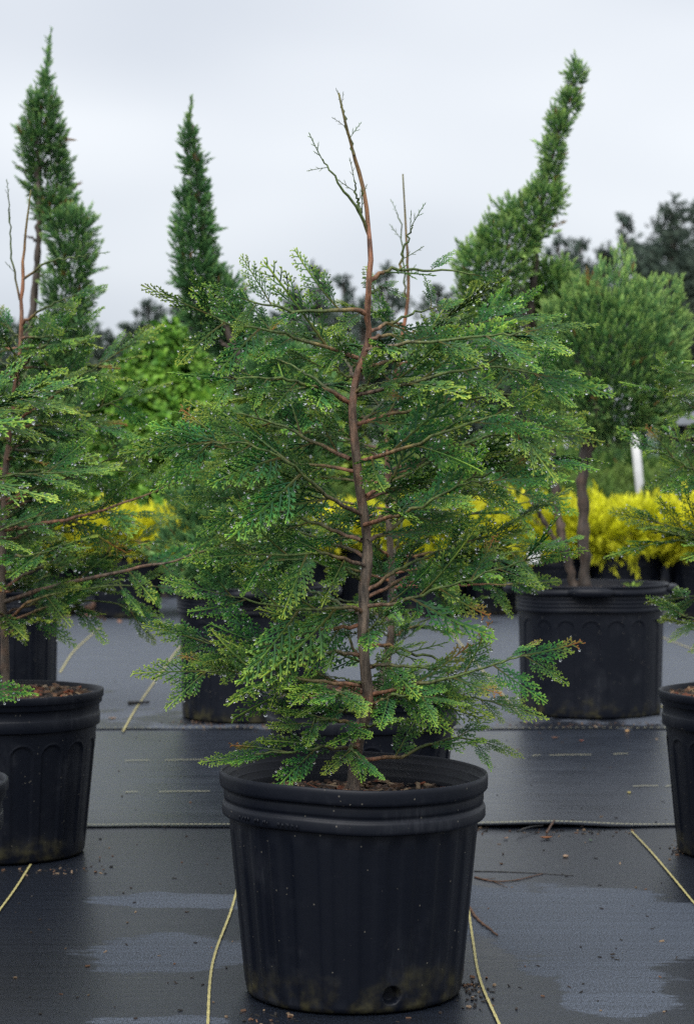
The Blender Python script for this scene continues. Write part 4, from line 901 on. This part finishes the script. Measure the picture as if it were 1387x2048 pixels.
def broadleaf(label, px, Y, ell_px, seed, mat, spacing, size, cat='shrub', name='leafy_shrub', trunk_r=.03, ztop=1.0, group=None, layers=(1., .8, .55), lump=.22, tufts=None, up=.5, base_z=None):
    q = np.random.default_rng(seed); c = P(px, 930, Y); c[2] = floor_z(Y) if Y < 34 else -.02
    if base_z is not None: c[2] = base_z
    t = thing(name, label, cat, tuple(c), 0, group); s = Y / F_PX
    ells = [(P(x, y, Y + (e[0] if e else 0)) - c, np.array([rx * s, rx * s, ry * s])) for x, y, rx, ry, *e in ell_px]
    mb = MB(); zt = max(e[0][2] for e in ells); top = max(ells, key=lambda e: e[0][2])[0]
    n = 14; pp = smooth_path([(0, 0, -.1 if base_z is None else -.02), (top[0] * .3, top[1] * .3, zt * .5), tuple(top)], n); mb.tube(pp, np.linspace(trunk_r, trunk_r * .25, n), 7, (0, 0, 0), cap=True)
    for e in ells:
        i = int(np.argmin(abs(pp[:, 2] - e[0][2] * .75))); mb.tube(smooth_path([pp[i], (pp[i] + e[0]) / 2 + np.array([0, 0, .05 * zt]), e[0]], 6), np.linspace(trunk_r * .4, trunk_r * .12, 6), 5, (0, 0, 0))
    obj('trunk', mb.mesh('trunk', [M_JBARK], True), t)
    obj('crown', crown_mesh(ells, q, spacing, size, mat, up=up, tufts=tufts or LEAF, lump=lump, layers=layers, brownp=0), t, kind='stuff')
    return t
broadleaf('glossy lime-green leafy shrub between the two spiral junipers', 330, 15.0, [(330, 735, 62, 75), (290, 790, 75, 75), (390, 790, 70, 70), (240, 830, 60, 70), (340, 850, 100, 75), (430, 850, 55, 60), (260, 920, 90, 70), (400, 930, 90, 70), (335, 690, 30, 36), (320, 1010, 110, 70)], 71, M_LIM, .062, .10)
broadleaf('lime-green leafy shrub half hidden behind the slim spiral juniper', 640, 16.4, [(600, 790, 70, 70), (660, 840, 70, 70), (560, 870, 70, 60), (640, 930, 100, 80)], 72, M_LIM, .07, .10)

# ---- distant trees
def far_tree(label, x, Y, ytop, w, seed, nb=9, cone=.6, ybot=800, group='trees far beyond the nursery', name='distant_tree', dens=1.):
    q = np.random.default_rng(seed); e = []
    H = ybot - ytop
    for k in range(nb * 2):
        u = ((k + .3) / (nb * 2)) ** 1.15; hw = w * (.12 + .9 * math.sin(min(1., u * 1.6) * math.pi / 2))
        e.append((x + q.uniform(-1, 1) * hw, ytop + 14 + (H - 14) * u + q.uniform(-9, 9), w * q.uniform(.32, .55) * (.5 + .5 * min(1, u * 3)), w * q.uniform(.28, .45) * (.5 + .5 * min(1, u * 3)), q.uniform(-1, 1) * hw * Y / F_PX))
    sp = Y / F_PX * 15 / dens
    return broadleaf(label, x, Y, e, seed, M_FAR_HAZE, sp, Y / F_PX * 14.5, 'tree', name, trunk_r=.13, group=group, layers=(1., .6), lump=.45)
far_l = 'hazy grey-green tree far behind the lime-green shrub'
for i, (x, yt, w) in enumerate([(205, 655, 50), (255, 640, 45), (305, 600, 60), (355, 596, 40), (420, 620, 60), (140, 640, 60), (60, 640, 70), (-20, 620, 70)]):
    far_tree(far_l, x, 62 + i % 3 * 3, yt, w, 700 + i, group='far trees behind the lime shrub')
far_m = 'airy distant pine showing above the middle cypress'
for i, (x, yt, w) in enumerate([(640, 535, 60), (690, 545, 50), (775, 515, 60), (590, 570, 45), (880, 555, 55), (940, 570, 50), (730, 590, 50), (520, 620, 50)]):
    far_tree(far_m, x, 70 + i % 3 * 3, yt, w, 720 + i, group='far pines above the middle cypress', dens=.8)
for i, (x, yt, w) in enumerate([(-130, 610, 90), (-260, 590, 100), (-400, 600, 110), (1660, 420, 110), (1800, 450, 120), (1960, 430, 120), (2130, 460, 130), (2320, 440, 130)]):
    far_tree('dark woodland tree at the outer edge of the far wood', x, 62 + i % 3 * 3, yt, w, 780 + i, group='outer woodland trees', dens=.9)
far_r = 'tall dark woodland tree behind the round-globe juniper'
for i, (x, yt, w) in enumerate([(1120, 462, 70), (1165, 470, 55), (1205, 480, 60), (1248, 425, 55), (1300, 470, 70), (1345, 400, 75), (1400, 395, 80), (1460, 390, 90), (1060, 560, 60), (1010, 575, 60), (1540, 400, 90), (1275, 560, 80), (1180, 580, 80), (1375, 540, 90)]):
    far_tree(far_r, x, 58 + i % 4 * 3, yt, w, 740 + i, group='woodland behind the globe juniper', dens=1.15 if x > 1260 else .9, nb=10)
# shaded wood edge below the crowns: reads as one mass
q = np.random.default_rng(80); ee = []
for x in range(-700, 2700, 52):
    for row in range(4):
        ee.append((P(x + q.uniform(-20, 20), 930 - 5 - row * 48 + q.uniform(-14, 14), 66 + row * 1.5 + q.uniform(-2, 2)), np.array([.75, .75, .8]) * q.uniform(.8, 1.25)))
wo = obj('woodland_undergrowth', crown_mesh(ee, q, .46, .50, M_FAR_HAZE, up=.4, tufts=LEAF, layers=(1.,), lump=.3, brownp=0, age=.7), kind='stuff')
tag(wo, 'dark undergrowth along the foot of the far woodland', 'undergrowth')

# ------------------------------------------------------------------ shade house, posts
def box_mb(mb, x0, x1, y0, y1, z0, z1):
    v = [(x, y, z) for z in (z0, z1) for y in (y0, y1) for x in (x0, x1)]
    mb.add(v, [(0, 2, 3), (0, 3, 1), (4, 5, 7), (4, 7, 6), (0, 1, 5), (0, 5, 4), (2, 6, 7), (2, 7, 3), (0, 4, 6), (0, 6, 2), (1, 3, 7), (1, 7, 5)])
YS = 30.; sh0 = P(1225, 900, YS); sh = thing('shade_house', 'low open shade house with grey corrugated roof beyond the nursery rows', 'building', (sh0[0], YS, .012))
def zy(y, Y=YS): return float(P(0, y, Y)[2])
W = 9.
mb = MB(); n = 140; v = []; f = []
for i in range(n):
    x = W * i / (n - 1); c = .012 * math.sin(i * 1.6)
    v += [(x, -.1, zy(806) - .012 + c), (x, 2.4, zy(806) + .33 + c), (x, -.1, zy(806) - .03 + c), (x, 2.4, zy(806) + .31 + c)]
for i in range(n - 1): a = i * 4; f += [(a, a + 4, a + 5), (a, a + 5, a + 1), (a + 2, a + 7, a + 6), (a + 2, a + 3, a + 7), (a, a + 2, a + 6), (a, a + 6, a + 4)]
mb.add(v, f); obj('roof', mb.mesh('roof', [M_GREYMETAL], True), sh)
mb = MB(); box_mb(mb, 0, W, -.16, -.11, zy(850) - .012, zy(824) - .012); obj('fascia', mb.mesh('fascia', [M_GREYMETAL]), sh)
mb = MB(); box_mb(mb, 0, W, -.13, -.105, zy(822) - .012, zy(810) - .012); obj('gutter', mb.mesh('gutter', [plain_mat('dark_gutter', (.07, .075, .085), .5, .2, 4)]), sh)
mb = MB(); box_mb(mb, -.07, .07, -.10, .04, 0, zy(812) - .03); POSTM = mb.mesh('post', [M_GREENPOST])
for i in range(5): obj('post', POSTM, sh, Matrix.Translation((.55 + i * 1.9, 0, 0)))
a, b = P(1281, 1003, 17.4), P(1261, 790, 17.4); a2 = a + (a - b) * ((a[2] - .012) / (b[2] - a[2]))
mb = MB(); mb.tube([a2, (a2 + b) / 2, b], .036, 12, cap=True); 
tag(obj('white_pole', mb.mesh('white_pole', [M_WHITE], True)), 'leaning white pole rising from the green shrub rows', 'pole')
# plant tag
p = P(1066, 1118, 12.7); mb = MB(); z0 = .0; 
mb.add([(p[0] - .035, p[1], .35), (p[0] + .035, p[1], .35), (p[0] + .04, p[1], p[2] + .07), (p[0] - .03, p[1], p[2] + .07), (p[0] - .035, p[1] + .002, .35), (p[0] + .035, p[1] + .002, .35), (p[0] + .04, p[1] + .002, p[2] + .07), (p[0] - .03, p[1] + .002, p[2] + .07)],
       [(0, 1, 2), (0, 2, 3), (5, 4, 7), (5, 7, 6), (0, 4, 5), (0, 5, 1), (3, 2, 6), (3, 6, 7), (0, 3, 7), (0, 7, 4), (1, 5, 6), (1, 6, 2)])
tag(obj('plant_tag', mb.mesh('plant_tag', [M_WHITE])), 'blank white plant tag hanging in front of a yellow mound', 'tag')

# ------------------------------------------------------------------ small things on the cloth
def twig(px, r, label, mat, z, rise=None, side=(), name='twig', cat='twig'):
    pts = [G(x, y, z + r) for x, y in px]
    if rise: 
        for p_, h in zip(pts, rise): p_[2] += h
    n = len(pts) * 5; pp = smooth_path(pts, n); q = np.random.default_rng(int(px[0][0])); pp[:, :2] += q.normal(0, r * .2, (n, 2))
    mb = MB(); mb.tube(pp, np.linspace(r, r * .55, n) * (1 + .12 * np.sin(np.arange(n) * 2.1)), 6, cap=True)
    for s_ in side:
        sp = smooth_path([G(x, y, z + r) for x, y in s_], 8); mb.tube(sp, np.linspace(r * .7, r * .3, 8), 5, cap=True)
    return tag(obj(name, mb.mesh(name, [mat], True)), label, cat)
twig([(938, 1815), (955, 1838), (975, 1855), (994, 1870)], .0035, 'thick brown twig lying against the fluted pot', M_STICK, 0)
twig([(947, 1742), (1000, 1743), (1070, 1746), (1146, 1751)], .0012, 'straight thin dark stem lying on the front cloth', M_CHAR, 0)
twig([(948, 1754), (985, 1762), (1030, 1760), (1085, 1747)], .0018, 'reddish forked twig lying beside the straight thin stem', M_STICK, 0, side=[[(985, 1762), (1000, 1768), (1014, 1775)], [(955, 1757), (975, 1758), (990, 1756)]])
twig([(1033, 1663), (1060, 1654), (1085, 1651)], .0025, 'dark twig caught along the lifted cloth edge', M_CHAR, .010)
twig([(1092, 1665), (1100, 1656), (1108, 1647)], .0035, 'stubby brown twig sticking up over the lifted cloth edge', M_STICK, .008, rise=(0, .004, .01))
twig([(256, 1406), (275, 1405), (299, 1404)], .0085, 'short black stick lying across the yellow line', M_CHAR, .0085, name='stick', cat='stick')
twig([(1108, 1430), (1125, 1433), (1142, 1436)], .003, 'pale bent twig at the foot of the handled juniper pot', M_STICK, .0085, side=[[(1125, 1433), (1135, 1425), (1142, 1418)]])
def leaf_obj(px, l, col, label, z, cat='leaf', name='fallen_leaf', rot=0.):
    p = G(*px, z); mb = MB(); v = []; n = 7
    for i in range(n):
        u = i / (n - 1); w = l * .28 * math.sin(math.pi * min(.98, u * .95 + .03)); curl = .18 * l * (u - .5) ** 2 * 4
        for s_ in (-1, 0, 1): v.append((l * (u - .5), w * s_, .001 + curl + (.12 * l if s_ else 0) * math.sin(math.pi * u)))
    f = []
    for i in range(n - 1):
        for k_ in range(2): a_ = i * 3 + k_; f += [(a_, a_ + 3, a_ + 4), (a_, a_ + 4, a_ + 1)]
    mb.add(v, f, np.array(col)); o = obj(name, mb.mesh(name, [M_CHIP])); o.location = p; o.rotation_euler = (0, 0, rot); return tag(o, label, cat)
leaf_obj((1091, 1678), .034, (.28, .11, .04), 'split orange-brown leaf below the lifted cloth edge', .001, rot=.1)
leaf_obj((1161, 1483), .022, (.26, .07, .03), 'curled rusty leaf on the dark strip before the handled pot', .005, rot=.6)
leaf_obj((1109, 1477), .026, (.22, .10, .05), 'flat brown leaf on the dark strip before the handled pot', .005, rot=-.3)
leaf_obj((1011, 1678), .018, (.35, .22, .14), 'small pale brown leaf beside the lifted cloth edge', .001, rot=.9)
leaf_obj((1180, 1682), .014, (.10, .18, .10), 'tiny green leaf on the front cloth', .001, rot=1.9)
leaf_obj((225, 1438), .030, (.36, .20, .09), 'tan leaf scrap near the black stick', .009, rot=.05)
def pebble(px, r, col, label, z):
    q = np.random.default_rng(int(px[0])); mb = MB(); mb.add(ICO[0] * (np.array([1.2, .9, .6]) * r) * (1 + q.normal(0, .07, (len(ICO[0]), 1))), ICO[1], np.array(col))
    o = obj('pebble', mb.mesh('pebble', [M_CHIP], True)); p = G(*px, z); o.location = (p[0], p[1], z + r * .58); return tag(o, label, 'pebble')
pebble((1130, 1715), .006, (.32, .22, .15), 'tan pebble on the front cloth past the forked twig', 0)
pebble((1253, 1464), .007, (.40, .24, .10), 'orange pebble on the dark strip', .004)
pebble((1257, 1587), .005, (.45, .38, .12), 'small yellow pebble on the dark strip', .004)
q = np.random.default_rng(90); mb = MB(); cols = [(.012, .010, .009), (.03, .02, .015), (.14, .07, .035), (.22, .15, .09), (.02, .016, .012)]
def litter(x, y, l, w, colset=cols):
    p = G(x, y); z = .0005 if p[1] < S1 else (.0045 if p[1] < S2 else .0085); p = G(x, y, z)
    if p[1] > 16: return
    if (p[0] - MAIN[0]) ** 2 + (p[1] - MAIN[1]) ** 2 < .20 ** 2: return
    chip(mb, p, l, w, q, colset[q.integers(len(colset))])
for _ in range(330): litter(q.uniform(-30, 1420), 1240 + 810 * q.uniform(0, 1) ** .8, q.uniform(.003, .012), q.uniform(.002, .005))
for _ in range(120): litter(q.normal(205, 35), q.normal(1222, 8), q.uniform(.02, .05), q.uniform(.01, .03), [(.16, .07, .04), (.25, .13, .08), (.05, .03, .02), (.12, .06, .04)])
for cx, cy, sx, sy, n in ((935, 1985, 26, 18, 70), (945, 1660, 14, 5, 40), (400, 1447, 30, 5, 60), (1180, 1449, 90, 4, 90), (100, 1742, 70, 5, 40), (1360, 1700, 14, 8, 40), (1150, 1664, 90, 4, 40), (520, 1452, 18, 4, 30), (520, 2035, 40, 8, 30)):
    for _ in range(n): litter(q.normal(cx, sx), q.normal(cy, sy), q.uniform(.003, .012), q.uniform(.002, .006))
lo = obj('litter', mb.mesh('litter', [M_CHIP]), kind='stuff'); tag(lo, 'crumbs of bark and soil scattered over the black ground cloth', 'litter')
def seedling(p, s, label, nl=6):
    t = thing('seedling', label, 'plant', tuple(p)); mb = MB(); mb.tube([(0, 0, -.01), (0, 0, s * .4)], s * .04, 5, (.5, .5, 0)); obj('stem', mb.mesh('stem', [M_LIM]), t)
    for k_ in range(nl):
        a_ = k_ * 2.4 + .4; d = np.array([math.cos(a_), math.sin(a_), .55]); sd = np.array([-math.sin(a_), math.cos(a_), 0]); p0 = np.array([0, 0, s * (.3 + .04 * k_)]); m2 = MB(); l = s * .8
        m2.add([p0, p0 + d * l * .5 + sd * l * .13, p0 + d * l * np.array([1, 1, .75]), p0 + d * l * .5 - sd * l * .13], [(0, 1, 2), (0, 2, 3)], (.95, .6, 0)); obj('leaf', m2.mesh('leaf', [M_LIM]), t)
pp = P(1264, 1168, 7.93); seedling((pp[0], 7.93, .008 + HB - .034), .055, 'bright green seedling sprouting inside the handled juniper pot')
pp = G(516, 1444, .008); seedling((pp[0], pp[1], .008), .045, 'small weed sprouting at the foot of the dark juniper pot')
print('objects', len(bpy.data.objects), 'tris', sum(len(m.polygons) for m in bpy.data.meshes))
